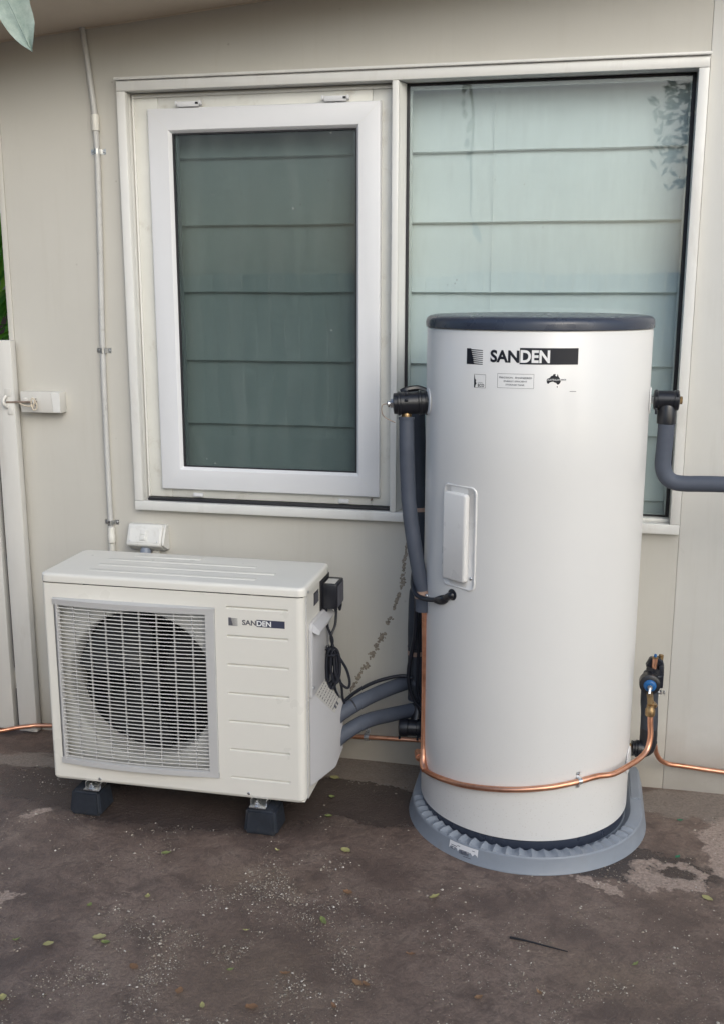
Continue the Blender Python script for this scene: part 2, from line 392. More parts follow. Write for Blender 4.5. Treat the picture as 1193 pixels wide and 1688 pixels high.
# ------------------------------------------------------------------ ground
GZ = -.02
def gz(x, y):
    t = min(1, max(0, (y+.38)/.38)); return GZ - .029*t*t*(3-2*t) if y > -.38 else GZ
def ground():
    xs = [-40, -12, -5, -3] + [-2.4+.08*i for i in range(51)] + [3, 5, 12, 40]
    ys = [-40, -12, -5, -3] + [-2.4+.06*i for i in range(44)] + [.3, 1, 3, 8, 40]
    mb = MB(); V = {}
    for i, x in enumerate(xs):
        for j, y in enumerate(ys):
            inner = -1.9 < x < 1.1 and -2.2 < y < .1
            dz = 0.0022*noise.noise(Vector((x*3.1, y*3.1, 0))) if inner else 0
            V[i, j] = mb.b.verts.new((x, y, gz(x, y)+dz))
    for i in range(len(xs)-1):
        for j in range(len(ys)-1):
            mb.b.faces.new((V[i, j], V[i+1, j], V[i+1, j+1], V[i, j+1]))
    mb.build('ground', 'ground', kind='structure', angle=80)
ground()

# ------------------------------------------------------------------ house wall with windows
WL = -1.665                        # left end of the wall
house = thing('house_wall', 'cream painted house wall with a wide white framed window and sloping soffit', 'wall', (0, 0, -.05))
OX0, OX1, OZ0, OZ1 = -1.185, .605, .848, 2.232        # rough opening
JX = .630
mb = MB()
mb.box(WL+.022, OX0, 0, .045, -.09, 2.9); mb.box(OX0, OX1, 0, .045, OZ1, 3.05); mb.box(OX0, OX1, 0, .045, -.09, OZ0)
mb.box(OX1, JX-.0005, 0, .045, -.09, 3.05)
mb.build('wall_sheet', 'wall', house)
MB().box(JX+.0005, 3.4, -.001, .045, -.09, 3.4, .0006).build('wall_sheet', 'wall_r', house, 'whiter sheet right of the window')
MB().box(WL, WL+.0205, -.004, .045, -.09, 2.9, .002).build('corner_strip', 'wall', house)
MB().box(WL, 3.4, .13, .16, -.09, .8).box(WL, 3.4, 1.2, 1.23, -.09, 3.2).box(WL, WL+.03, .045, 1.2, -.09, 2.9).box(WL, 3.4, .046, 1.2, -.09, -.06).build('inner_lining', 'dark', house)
# raked soffit, fascia and roof
def sz(x): return 2.477+.0865*(x+.606)
def ed(x): return -.46+.36*(x+2.6)/6.2            # eave tapered to the right, shaped to let light reach the upper wall
def slab(z0, z1, y0a, y0b, y1a, y1b):
    A, B = -2.6, 3.6; t = bmesh.new()
    v = [t.verts.new(p) for p in ((A, y0a, sz(A)+z0), (B, y0b, sz(B)+z0), (B, y1b, sz(B)+z0), (A, y1a, sz(A)+z0), (A, y0a, sz(A)+z1), (B, y0b, sz(B)+z1), (B, y1b, sz(B)+z1), (A, y1a, sz(A)+z1))]
    for f in ((0, 1, 2, 3), (4, 5, 6, 7), (0, 1, 5, 4), (1, 2, 6, 5), (2, 3, 7, 6), (3, 0, 4, 7)): t.faces.new([v[i] for i in f])
    bmesh.ops.recalc_face_normals(t, faces=t.faces[:]); m_ = MB(); m_.merge(t); return m_
slab(0, .012, -.0005, -.0005, ed(-2.6), ed(3.6)).build('soffit', 'soffit', house)
slab(0, .17, ed(-2.6)-.001, ed(3.6)-.001, ed(-2.6)-.03, ed(3.6)-.03).build('fascia', 'trim', house)
slab(.171, .2, 2.2, 2.2, ed(-2.6)-.06, ed(3.6)-.06).build('roof', 'silver', house)
# small cover bead where wall meets soffit
mb = MB(); mb.prism([(-2.0, -.0005, sz(-2.0)-.004), (3.4, -.0005, sz(3.4)-.004), (3.4, -.0005, sz(3.4)-.0005), (-2.0, -.0005, sz(-2.0)-.0005)], (0, -.006, 0))
mb.build('soffit_bead', 'soffit', house)
# casing
CF = -.03
def casing(n, *a, bev=.0025): return MB().box(*a, bev).build('casing_board', n, house)
casing('trim', -1.207, .627, CF, 0, 2.214, 2.246)
casing('trim', -1.210, .630, CF-.010, 0, 2.2465, 2.2555)                     # thin head flashing
casing('trim', -1.207, -1.177, CF, 0, .8635, 2.2135)
casing('trim', -1.207, .627, CF, 0, .831, .863)
casing('trim', .597, .627, CF, 0, .8635, 2.2135)
casing('trim', -.301, -.280, CF, .02, .8635, 2.2135)
# reveals
def reveal(*a): return MB().box(*a, .001).build('reveal_board', 'trim', house)
reveal(-1.184, -1.1775, .0005, .06, .8635, 2.2135)
reveal(.5975, .6045, .0005, .06, .8635, 2.2135)
reveal(-1.184, .6045, .0005, .06, 2.214, 2.2315)
reveal(-1.184, .6045, .0005, .06, .8485, .863)
mb = MB()      # mullion moulding stepping back to the glass on its right side
mb.prism([(-.2795, -.018, .8655), (-.2655, .018, .8655), (-.2655, .05, .8655), (-.2795, .05, .8655)], (0, 0, 1.3455), .001)
mb.build('mullion_bead', 'trim', house)
# right fixed window
win = MB().box(-.2650, .5970, .040, .058, 2.196, 2.2135).box(-.2650, .5970, .040, .058, .8640, .8800).box(-.265, -.250, .040, .058, .8802, 2.1958).box(.583, .597, .040, .058, .8802, 2.1958).build('fixed_window', 'upvc2', house)
mb = MB(); g0 = .0295
mb.box(-.2652, -.2560, g0, .0395, .8755, 2.2125, .001).box(.5860, .5968, g0, .0395, .8755, 2.2125, .001).box(-.2558, .5858, g0, .0395, 2.2050, 2.2125, .001).box(-.2558, .5858, g0, .0395, .8755, .8800, .001)
mb.build('gasket', 'rubber', win)
MB().box(-.2650, .5968, .0, .0392, .8636, .8745, .002).build('glazing_bead', 'trim', win)
MB().box(-.2558, .5858, .031, .036, .8802, 2.2048).build('pane', 'glass', win)
# left opening window
fx0, fx1, fz0, fz1 = -1.1765, -.3015, .8735, 2.2125
sx0, sx1, sz0_, sz1 = -1.115, -.341, .905, 2.162
awn = MB().box(fx0, sx0+.03, .018, .058, fz0, fz1, .002).box(sx1-.03, fx1, .018, .058, fz0, fz1, .002).box(sx0+.0305, sx1-.0305, .018, .058, sz1-.03, fz1, .002).box(sx0+.0305, sx1-.0305, .018, .058, fz0, sz0_+.03, .002).build('opening_window', 'upvc2', house)
# thin second bead along the fixed frame
mb = MB(); mb.box(fx0+.004, fx0+.010, .012, .018, fz0, fz1, .001).box(fx0+.010, fx1-.004, .012, .018, fz1-.014, fz1-.006, .001)
mb.build('frame_bead', 'trim', awn)
gx0, gx1, gz0, gz1 = -1.036, -.420, .984, 2.085
sash = bmesh.new()
mb = MB()
def sashbar(a, b, c, d, y0=-.004, y1=.046):
    pass
yf = -.004
# sash face with mitred corners and sloping glazing bead
outer = [(sx0, sz0_), (sx1, sz0_), (sx1, sz1), (sx0, sz1)]
mid = [(gx0-.009, gz0-.009), (gx1+.009, gz0-.009), (gx1+.009, gz1+.009), (gx0-.009, gz1+.009)]
inn = [(gx0, gz0), (gx1, gz0), (gx1, gz1), (gx0, gz1)]
def o2(o, d): 
    cx, cz = (sx0+sx1)/2, (sz0_+sz1)/2
    return [(x+(d if x < cx else -d), z+(d if z < cz else -d)) for x, z in o]
rings = [(outer, .046), (outer, yf+.006), (o2(outer, .0025), yf+.0015), (o2(outer, .006), yf), (mid, yf), (o2(mid, .0015), yf+.0012), (inn, .010), (inn, .046)]
for (A, ya), (B, yb) in zip(rings[:-1], rings[1:]):
    for i in range(4):
        j = (i+1) % 4
        mb.face([(A[i][0], ya, A[i][1]), (A[j][0], ya, A[j][1]), (B[j][0], yb, B[j][1]), (B[i][0], yb, B[i][1])])
mb.b.normal_update()
frame = mb.build('sash_frame', 'upvc', awn, angle=25)
mb = MB()    # welded mitre lines
for (a, b) in ((inn[0], outer[0]), (inn[1], outer[1]), (inn[2], outer[2]), (inn[3], outer[3])):
    a = Vector((a[0], 0, a[1])); b = Vector((b[0], 0, b[1])); d = (b-a); a2 = a+d*.16; b2 = b-d*.10; n = Vector((-d.z, 0, d.x)).normalized()*.0005
    mb.face([(a2.x-n.x, yf-.0003, a2.z-n.z), (b2.x-n.x, yf-.0003, b2.z-n.z), (b2.x+n.x, yf-.0003, b2.z+n.z), (a2.x+n.x, yf-.0003, a2.z+n.z)])
mb.build('mitre_line', 'trim', awn, smooth=False)
mb = MB(); mb.box(gx0, gx0+.006, .011, .018, gz0, gz1).box(gx1-.004, gx1, .011, .018, gz0, gz1).box(gx0+.006, gx1-.004, .011, .018, gz1-.005, gz1).box(gx0+.006, gx1-.004, .011, .018, gz0, gz0+.004)
mb.build('gasket', 'rubber', awn)
MB().box(gx0+.001, gx1-.001, .019, .023, gz0+.001, gz1-.001).build('pane', 'glass_d', awn)
MB().box(gx0+.007, gx0+.013, .024, .036, gz0, gz1).box(gx1-.012, gx1-.007, .024, .036, gz0, gz1).build('spacer_bar', 'silver', awn)
for x in (-.971, -.485):
    m_ = MB().box(x-.036, x+.036, -.010, .004, sz1+.001, sz1+.017, .002).box(x-.044, x-.0365, -.012, .006, sz1+.006, sz1+.019, .002).box(x+.0365, x+.044, -.012, .006, sz1+.006, sz1+.019, .002)
    hg = m_.build('hinge', 'upvc', awn)
    MB().box(x+.026, x+.0355, -.0125, -.0105, sz1+.008, sz1+.014).build('hinge_pin', 'rubber', hg)
for x in (-.987, -.465):
    MB().box(x-.018, x+.018, .010, .0179, .879, .892, .0015).build('drain_cap', 'upvc', awn)
MB().box(-.372, -.368, .0, .0178, .893, .897).build('frame_screw', 'rust', awn)
MB().box(-1.166, -.303, -.012, .040, .8635, .8730, .003).build('sill_seal', 'rubber', awn, 'black rubber strip under the sash')

# roman blinds hanging indoors behind each pane
def blind(name_label, x0, x1, zl, zt):
    b = thing('window_blind', name_label, 'blind', ((x0+x1)/2, .10, zt))
    edges = [zt]+[z for z in zl]
    for k in range(len(edges)-1):
        za, zb = edges[k], edges[k+1]; n = 16; mb = MB()
        V = []
        for i in range(n+1):
            x = x0+(x1-x0)*i/n; sag = .0016*noise.noise(Vector((x*4, k*3.1, 0)))
            V.append([(x, .105+sag, za-.003), (x, .098+sag*.5, (za+zb)/2), (x, .090+sag, zb+.006+sag), (x, .0885+sag, zb+sag), (x, .094+sag, zb-.004+sag), (x, .107, zb+.001)])
        for i in range(n):
            for j in range(5): mb.face([V[i][j], V[i+1][j], V[i+1][j+1], V[i][j+1]])
        mb.build('blind_fold', 'blind', b, loc=((x0+x1)/2, .10, za), angle=50)
    return b
FZ = [2.017, 1.800, 1.580, 1.349, 1.128, .915, .80]
bl = blind('pale roman blind behind the tinted pane of the left opening window', -1.14, -.36, FZ, 2.22)
br = blind('pale green roman blind behind the large right fixed pane', -.29, .64, FZ, 2.22)
MB().tube([(.004, .0865, 2.19), (.005, .0865, 1.5), (.004, .0865, .92)], .0009, 5, 3).build('blind_cord', 'cord', br)

# ivy residue marks climbing the wall (dried roots stuck on the paint)
mb = MB(); rnd = random.Random(3)
trail = catmull([(-.242, 0, .775), (-.254, 0, .69), (-.264, 0, .60), (-.287, 0, .527), (-.318, 0, .445), (-.352, 0, .369), (-.400, 0, .283), (-.447, 0, .195)], 12)
clumps = [(0, .1, .003), (.10, .20, .005), (.215, .30, .008), (.33, .40, .005), (.41, .45, .003), (.50, .545, .006), (.60, .66, .009), (.68, .72, .009), (.74, .78, .008), (.81, .86, .009), (.875, .93, .006), (.945, .99, .005)]
for a, b, w in clumps:
    for _ in range(int((b-a)*420)+6):
        u = rnd.uniform(a, b); e = min(1, 4*(u-a)*(b-u)/((b-a)/1.0)**2+.25)
        p = trail[min(len(trail)-1, int(u*(len(trail)-1)))] + Vector((rnd.gauss(0, w*.62)*e, 0, rnd.gauss(0, w*.55)))
        r = rnd.uniform(.0022, .0062); k = rnd.randint(5, 7); th = rnd.uniform(0, 6)
        y = -.0006-rnd.uniform(0, .0012)
        ring = [(p.x+r*rnd.uniform(.5, 1.3)*cos(th+2*pi*i/k), -.0003, p.z+r*rnd.uniform(.5, 1.3)*sin(th+2*pi*i/k)) for i in range(k)]
        for i in range(k): mb.face([ring[i], ring[(i+1) % k], (p.x, y, p.z)])
mb.build('ivy_residue', 'ivy', house, 'broken brown trail of dried ivy roots on the wall between the units', smooth=False)['kind'] = 'stuff'

# ------------------------------------------------------------------ conduit
cd = thing('conduit_pipe', 'grey conduit pipe clipped to the wall left of the window', 'conduit', (-1.31, 0, .62))
R_ = .0115; Y_ = -.0125
MB().tube([(-1.324, Y_, 2.425), (-1.312, Y_, 2.33), (-1.300, Y_, 2.22), (-1.293, Y_, 2.14)], .0095, 14, 6).build('bent_pipe', 'pvc', cd)
MB().tube([(-1.2925, Y_, 2.10), (-1.2915, Y_, 2.02), (-1.2925, Y_, 1.94), (-1.2985, Y_, 1.70), (-1.308, Y_, 1.384), (-1.311, Y_, 1.05), (-1.311, Y_, .75)], .0095, 14, 8).build('straight_pipe', 'pvc', cd)
MB().lathe([(.0098, 0), (.0122, .001), (.0125, .003), (.0125, .049), (.0122, .051), (.0098, .052)], (-1.2925, Y_, 2.097), (0, 0, 1), 20).build('coupling', 'pvc_w', cd)
MB().lathe([(.0098, 0), (.0128, .001), (.0132, .003), (.0132, .028), (.012, .03), (.0120, .054), (.0098, .056)], (-1.3095, Y_, .703), (0, 0, 1), 20).build('coupling', 'pvc_w', cd)
mb = MB(); pr = []
for i in range(22): pr += [(.0098, i*.0042), (.0116, i*.0042+.0012), (.0116, i*.0042+.0028), (.0100, i*.0042+.0038)]
mb.lathe(pr, (-1.3095, Y_, .608), (0, 0, 1), 20); mb.build('corrugated_hose', 'pvc_w', cd)
def saddle(x, z, parent, hor=False, r=.0108, mat='steel', yy=Y_):
    """two-lug pipe saddle: a band over the pipe plus lugs with screws"""
    mb = MB(); w = .0085; n = 10; A = []
    for i in range(n+1):
        t = pi*i/n; A.append((cos(t)*r, yy-sin(t)*r))
    prof = [(r+.0155, -.0012), (r+.0006, -.0012)]+A+[(-r-.0006, -.0012), (-r-.0155, -.0012)]
    for (a, b), (c, d) in zip(prof[:-1], prof[1:]):
        if hor: mb.face([(x-w, b, z+a), (x-w, d, z+c), (x+w, d, z+c), (x+w, b, z+a)])
        else: mb.face([(x+a, b, z-w), (x+c, d, z-w), (x+c, d, z+w), (x+a, b, z+w)])
    bmesh.ops.remove_doubles(mb.b, verts=mb.b.verts[:], dist=1e-5)
    bmesh.ops.recalc_face_normals(mb.b, faces=mb.b.faces[:])
    g = bmesh.ops.solidify(mb.b, geom=mb.b.faces[:], thickness=.0011)
    c = mb.build('pipe_clip', mat, parent)
    for s_ in (-1, 1):
        o = (x, -.001, z+s_*(r+.009)) if hor else (x+s_*(r+.009), -.001, z)
        MB().lathe([(.0034, 0), (.0034, .0016), (.0022, .0030), (.0006, .0032)], o, (0, -1, 0), 12).build('screw', 'steel', c)
for x, z in ((-1.2920, 2.033), (-1.3075, 1.382), (-1.3110, .776)): saddle(x, z, cd)

# ------------------------------------------------------------------ power outlet
gp = thing('power_outlet', 'white weatherproof power outlet on the wall above the outdoor unit', 'power outlet', (-1.165, 0, .72))
def poly_x(x0, x1, prof, bev=0): 
    return [(x0, y, z) for y, z in prof]
prof = [(0, .778), (-.030, .781), (-.036, .776), (-.062, .716), (-.060, .708), (-.022, .685), (0, .685)]
MB().prism([(-1.232, y, z) for y, z in prof], (.128, 0, 0), .003, seg=2).build('body', 'gpo', gp)
MB().prism([(-1.1035, y+.0015 if y else 0, z) for y, z in [(0, .776), (-.028, .779), (-.058, .713), (-.020, .688), (0, .688)]], (.008, 0, 0), .002).build('end_cap', 'gpo', gp)
def on_slope(a, t, off):     # a across x, t down the sloping face 0..1
    A = Vector((0, -.036, .776)); B = Vector((0, -.062, .716)); d = B-A; n = Vector((0, d.z, -d.y)).normalized()
    if n.y > 0: n = -n
    p = A+d*t+n*off; return (a, p.y, p.z)
mb = MB()
for off, b in ((.0012, .020),):
    mb.prism([on_slope(-1.2245, .08, -.001), on_slope(-1.1115, .08, -.001), on_slope(-1.1115, .93, -.001), on_slope(-1.2245, .93, -.001)], Vector(on_slope(0, 0, .0025))-Vector(on_slope(0, 0, 0)), .0012)
mb.build('face_plate', 'gpo', gp)
mb = MB(); mb.prism([on_slope(-1.183, .22, .001), on_slope(-1.158, .22, .001), on_slope(-1.158, .82, .001), on_slope(-1.183, .82, .001)], Vector(on_slope(0, 0, .004))-Vector(on_slope(0, 0, 0)), .001)
sw = mb.build('switch', 'gpo', gp)
mb = MB()
for t0, t1 in ((.28, .50), (.54, .76)): mb.prism([on_slope(-1.178, t0, .004), on_slope(-1.163, t0, .004), on_slope(-1.163, t1, .004), on_slope(-1.178, t1, .004)], Vector(on_slope(0, 0, .003))-Vector(on_slope(0, 0, 0)), .0008)
mb.build('rocker', 'gpo', sw)
for x in (-1.2185, -1.118):
    MB().lathe([(.0026, 0), (.0026, .001), (.001, .0016)], on_slope(x, .84, .001), (0, -1, .43), 10).build('screw', 'steel', gp)
pg = thing('power_plug', 'round grey plug pushed up into the white power outlet', 'plug', (-1.165, -.045, .66))
MB().lathe([(.015, 0), (.0165, .006), (.0195, .010), (.0195, .024), (.014, .030), (.010, .046), (.007, .060), (.0045, .075)], (-1.168, -.042, .700), (0, -.12, -1), 20).build('plug_body', 'plug', pg)
MB().tube([(-1.168, -.051, .632), (-1.166, -.055, .60), (-1.15, -.10, .50), (-1.05, -.20, .35)], .0042, 8, 6).build('cable', 'pvc_w', pg)
MB().box(-1.156, -1.128, -.018, -.001, .662, .684, .003).build('cable_clip', 'pvc_w', pg)

# ------------------------------------------------------------------ gate at the left
gt = thing('side_gate', 'white painted picket side gate at the left end of the wall', 'gate', (-1.75, -.04, GZ))
for i, (a, b, zb_) in enumerate([(-1.702, -1.629, -.034), (-1.802, -1.722, -.030), (-1.900, -1.822, -.033), (-2.000, -1.922, -.031)]):
    MB().box(a, b, -.058, -.026, zb_, 1.415-.012*(i == 2), .0022).build('board', 'gate', gt)
for z in (.12, 1.16): MB().box(-2.02, -1.668, -.0255, -.003, z, z+.075, .002).build('rail', 'gate', gt)
st = MB().box(-1.664, -1.640, -.0605, -.0585, 1.222, 1.250, .0006).build('staple_plate', 'gate', gt)
MB().box(-1.656, -1.636, -.0605, -.0585, 1.158, 1.182, .0006).build('staple_plate', 'gate', gt)
mb = MB(); mb.tube([(-1.658, -.060, 1.222), (-1.661, -.070, 1.214), (-1.662, -.074, 1.203), (-1.659, -.070, 1.192), (-1.655, -.060, 1.184)], .0055, 10, 6); mb.build('staple', 'gate', st)
lb = thing('gate_latch', 'white latch block with a bolt and old cord on the wall beside the gate', 'latch', (-1.54, 0, 1.2))
MB().box(-1.612, -1.462, -.045, -.0005, 1.166, 1.238, .002).build('block', 'gate', lb)
MB().prism([(-1.488, -.0455, 1.168), (-1.4615, -.0455, 1.168), (-1.4615, -.0455, 1.2365), (-1.4935, -.0455, 1.2365)], (0, -.0025, 0), .0006).build('end_plate', 'trim', lb)
MB().tube([(-1.660, -.056, 1.201), (-1.60, -.056, 1.203), (-1.545, -.056, 1.204)], .0042, 10, 2).build('bolt', 'rust', lb)
MB().lathe([(.009, 0), (.010, .001), (.007, .008), (.003, .009)], (-1.590, -.047, 1.209), (0, -1, 0), 14).build('rosette', 'gate', lb)
MB().tube([(-1.552, -.047, 1.197), (-1.552, -.062, 1.197), (-1.552, -.066, 1.207), (-1.552, -.062, 1.217), (-1.552, -.047, 1.217)], .003, 8, 5).build('bolt_keeper', 'gate', lb)
MB().tube([(-1.615, -.052, 1.200), (-1.600, -.062, 1.196), (-1.575, -.064, 1.190), (-1.553, -.064, 1.195), (-1.545, -.066, 1.210), (-1.556, -.066, 1.218), (-1.560, -.066, 1.196), (-1.552, -.067, 1.178), (-1.540, -.066, 1.184), (-1.541, -.067, 1.203), (-1.549, -.067, 1.199), (-1.552, -.064, 1.186)], .0026, 7, 6, wob=.3).build('cord', 'string', lb)

# beyond the gate: dark fence and strap-leaved plant
fe = thing('timber_fence', 'dark brown timber paling fence in the passage behind the gate', 'fence', (-2.4, 2.2, GZ))
for i in range(14):
    x = -4.2+i*.155; MB().box(x, x+.15, 2.2+(i % 2)*.012, 2.222+(i % 2)*.012, -.02, 1.50, .002).build('paling', 'wood_d', fe)
MB().box(-4.2, -2.05, 2.235, 2.275, .3, .38).box(-4.2, -2.05, 2.235, 2.275, 1.2, 1.28).build('rail', 'wood_d', fe)
pl = thing('strap_leaf_plant', 'bright green strap leaved plant seen past the left end of the wall', 'plant', (-2.55, 1.75, GZ))
def straps(n, c, hh, ll, rnd, wd=.045):
    mb = MB()
    for _ in range(n):
        th = rnd.uniform(0, 2*pi); l = rnd.uniform(.6, 1)*ll; z0 = rnd.uniform(*hh); P = []
        d = Vector((cos(th), sin(th), 0)); sd_ = Vector((-sin(th), cos(th), 0)); up = rnd.uniform(.3, 1.2)
        for i in range(6):
            u = i/5; P.append((Vector(c)+Vector((0, 0, z0)) + d*l*u*.8 + Vector((0, 0, l*(up*u - 1.1*u*u))), wd*(.4+1.2*u*(1-u)*2 if u < 1 else .05)*rnd.uniform(.9, 1.1)))
        for (a, wa), (b, wb) in zip(P[:-1], P[1:]):
            mb.face([a-sd_*wa*.5, a+Vector((0, 0, -.004)), b+Vector((0, 0, -.004)), b-sd_*wb*.5]); mb.face([a+Vector((0, 0, -.004)), a+sd_*wa*.5, b+sd_*wb*.5, b+Vector((0, 0, -.004))])
    return mb
straps(260, (-2.55, 1.75, 0), (1.0, 2.3), .55, random.Random(5)).build('foliage', 'leaf_b', pl)
mb = MB()
for i in range(5): mb.tube([(-2.55+.03*i, 1.75, GZ), (-2.58+.05*i, 1.74+.02*i, .9), (-2.6+.07*i, 1.73+.03*i, 2.2)], .016, 8, 4)
mb.build('stem', 'bark', pl)

# ------------------------------------------------------------------ outdoor heat pump unit
UX, UY = -1.265, -.597
hp = thing('outdoor_unit', 'cream outdoor heat pump unit with a slatted fan grille and black feet', 'heat pump', (UX, UY, GZ))
def U(x, y, z): return (UX+x, UY+y, z)             # z is world height
UW, UD, ZB, ZT = .823, .296, .083, .722
def casing_mesh():
    mb = MB(); r = .022; rl = .010
    gz0_, gz1_ = .1375, .6775; gxa, gxb = .0365, .5525      # grille opening
    px0, px1 = .588, .775                               # grooved field
    zs = [ZB+.008, ZT]
    # side and corner walls
    foot = [(.002, UD)] + [(0.002, rl)] + [(.002+rl-rl*cos(t), rl-rl*sin(t)) for t in [pi/2*k/5 for k in range(1, 6)]]
    right = [(UW-.002-r+r*sin(t), r-r*cos(t)) for t in [pi/2*k/7 for k in range(0, 8)]] + [(UW-.002, UD)]
    for L in (foot, right):
        mc = MB()
        for (a, b), (c, d) in zip(L[:-1], L[1:]):
            mc.face([U(a, b, zs[0]), U(c, d, zs[0]), U(c, d, zs[1]), U(a, b, zs[1])])
        mc.build('side_panel', 'cream', hp, angle=40)
    xL, xR = .002+rl, UW-.002-r
    def q(x0, x1, z0, z1): mb.face([U(x0, 0, z0), U(x1, 0, z0), U(x1, 0, z1), U(x0, 0, z1)])
    q(xL, gxa, zs[0], zs[1]); q(gxa, gxb, zs[0], gz0_); q(gxa, gxb, gz1_, zs[1]); q(gxb, px0, zs[0], zs[1]); q(px1, xR, zs[0], zs[1])
    z = zs[0]
    for g in [.1465, .237, .3275, .416, .5055, .594, .682]:
        q(px0, px1, z, g-.0045)
        pr_ = [(0, g-.0045), (.0030, g-.0022), (.0085, g+.0006), (.0085, g+.0030), (0, g+.0034)]
        for (a, b), (c, d) in zip(pr_[:-1], pr_[1:]): mb.face([U(px0, a, b), U(px1, a, b), U(px1, c, d), U(px0, c, d)])
        for x in (px0, px1): mb.face([U(x, a, b) for a, b in pr_])
        z = g+.0034
    q(px0, px1, z, zs[1])
    # bottom edge roll and underside, back
    mb.face([U(xL, .004, ZB), U(xR, .004, ZB), U(xR, 0, zs[0]), U(xL, 0, zs[0])])
    for (a, b), (c, d) in list(zip(foot[1:-1], foot[2:])) + list(zip(right[:-2], right[1:-1])):
        mb.face([U(a, b, zs[0]), U(c, d, zs[0]), U(c*.99+.004, d+.004, ZB), U(a*.99+.004, b+.004, ZB)])
    mb.face([U(.006, .006, ZB+.001), U(UW-.006, .006, ZB+.001), U(UW-.006, UD, ZB+.001), U(.006, UD, ZB+.001)])
    mb.face([U(.002, UD, ZB), U(UW-.002, UD, ZB), U(UW-.002, UD, ZT), U(.002, UD, ZT)])
    mb.face([U(.002, .03, zs[0]), U(.002, UD, zs[0]), U(.002, UD, ZB), U(.002, .03, ZB)])
    mb.face([U(UW-.002, .03, zs[0]), U(UW-.002, UD, zs[0]), U(UW-.002, UD, ZB), U(UW-.002, .03, ZB)])
    mb.build('front_panel', 'cream', hp, smooth=False)
casing_mesh()
# lid: rounded footprint, soft edge, shallow pressed ribs
def lid():
    mb = MB(); n = 5
    def foot(o, r):
        pts = []
        for cx, cy, a0 in ((UW+o-r, -o*1+r, -pi/2), (UW+o-r, UD+o-r, 0), (-o+r, UD+o-r, pi/2), (-o+r, -o+r, pi)):
            for k in range(n+1):
                t = a0+pi/2*k/n; pts.append((cx+r*cos(t), cy+r*sin(t)))
        return pts
    lv = [(.001, .022, .7245), (.0035, .024, .7262), (.0035, .024, .742), (.0022, .023, .7475), (-.001, .020, .7505), (-.006, .016, .7520), (-.012, .012, .7522)]
    rings = [[mb.b.verts.new(U(x, y, z)) for x, y in foot(o, r)] for o, r, z in lv]
    for A, B in zip(rings[:-1], rings[1:]):
        for i in range(len(A)): mb.b.faces.new((A[i], A[(i+1) % len(A)], B[(i+1) % len(A)], B[i]))
    mb.b.faces.new(rings[-1]); mb.b.faces.new(rings[0][::-1])
    bmesh.ops.recalc_face_normals(mb.b, faces=mb.b.faces[:])
    o = mb.build('lid', 'cream', hp, angle=40)
    for x0, x1, y0, y1 in ((.13, .66, .052, .074), (.13, .70, .118, .140), (.13, .62, .184, .204), (.20, .42, .238, .262)):
        m2 = MB(); m2.box(UX+x0, UX+x1, UY+y0, UY+y1, 0.7505, .7534, .0014, 2); m2.build('pressed_rib', 'cream', o)
lid()
MB().box(UX+.006, UX+UW-.006, UY+.006, UY+UD-.004, .7222, .7244).build('lid_gap', 'rubber', hp)
# grille frame, bowed forward
GX0, GX1, GZ0, GZ1 = .036, .553, .137, .678
ix0, ix1, iz0, iz1 = .051, .524, .157, .656
def bow(x):
    t = (x-GX0)/(GX1-GX0); return -(.002+.020*(1-(1-min(1, t/.45))**2 if t < .45 else 1-((t-.45)/.55)**2*.75))
def bowf(x):
    t = max(0, min(1, (x-GX0)/(GX1-GX0)))
    h = 1-(1-t/.45)**2*.75 if t < .45 else 1-((t-.45)/.55)**2*.85
    return -(.001+.021*h)
def gframe():
    mb = MB(); N = 26
    xs = [GX0+(GX1-GX0)*i/N for i in range(N+1)]
    def strip(za, zb, zc, zd):    # outer z, inner z: outer wall, face, inner wall
        for a, b in zip(xs[:-1], xs[1:]):
            ya, yb = bowf(a), bowf(b)
            mb.face([U(a, .004, za), U(b, .004, za), U(b, yb, zb), U(a, ya, zb)])
            mb.face([U(a, ya, zb), U(b, yb, zb), U(b, yb+.001, zc), U(a, ya+.001, zc)])
            mb.face([U(a, ya+.001, zc), U(b, yb+.001, zc), U(b, yb+.014, zd), U(a, ya+.014, zd)])
    strip(GZ1, GZ1-.004, iz1, iz1-.003); strip(GZ0, GZ0+.004, iz0, iz0+.003)
    for xo, xf, xi in ((GX0, GX0+.0115, ix0), (GX1, GX1-.003, ix1)):
        s_ = 1 if xi > xo else -1
        P = [(xo, .004), (xf, bowf(xf)), (xi, bowf(xi)+.001), (xi+s_*.003, bowf(xi)+.014)]
        for (a, b), (c, d) in zip(P[:-1], P[1:]):
            mb.face([U(a, b, GZ0+.002), U(c, d, GZ0+.004 if c != P[-1][0] else iz0), U(c, d, GZ1-.004 if c != P[-1][0] else iz1), U(a, b, GZ1-.002)])
    bmesh.ops.recalc_face_normals(mb.b, faces=mb.b.faces[:])
    mb.build('grille_frame', 'silver', hp, angle=30)
gframe()
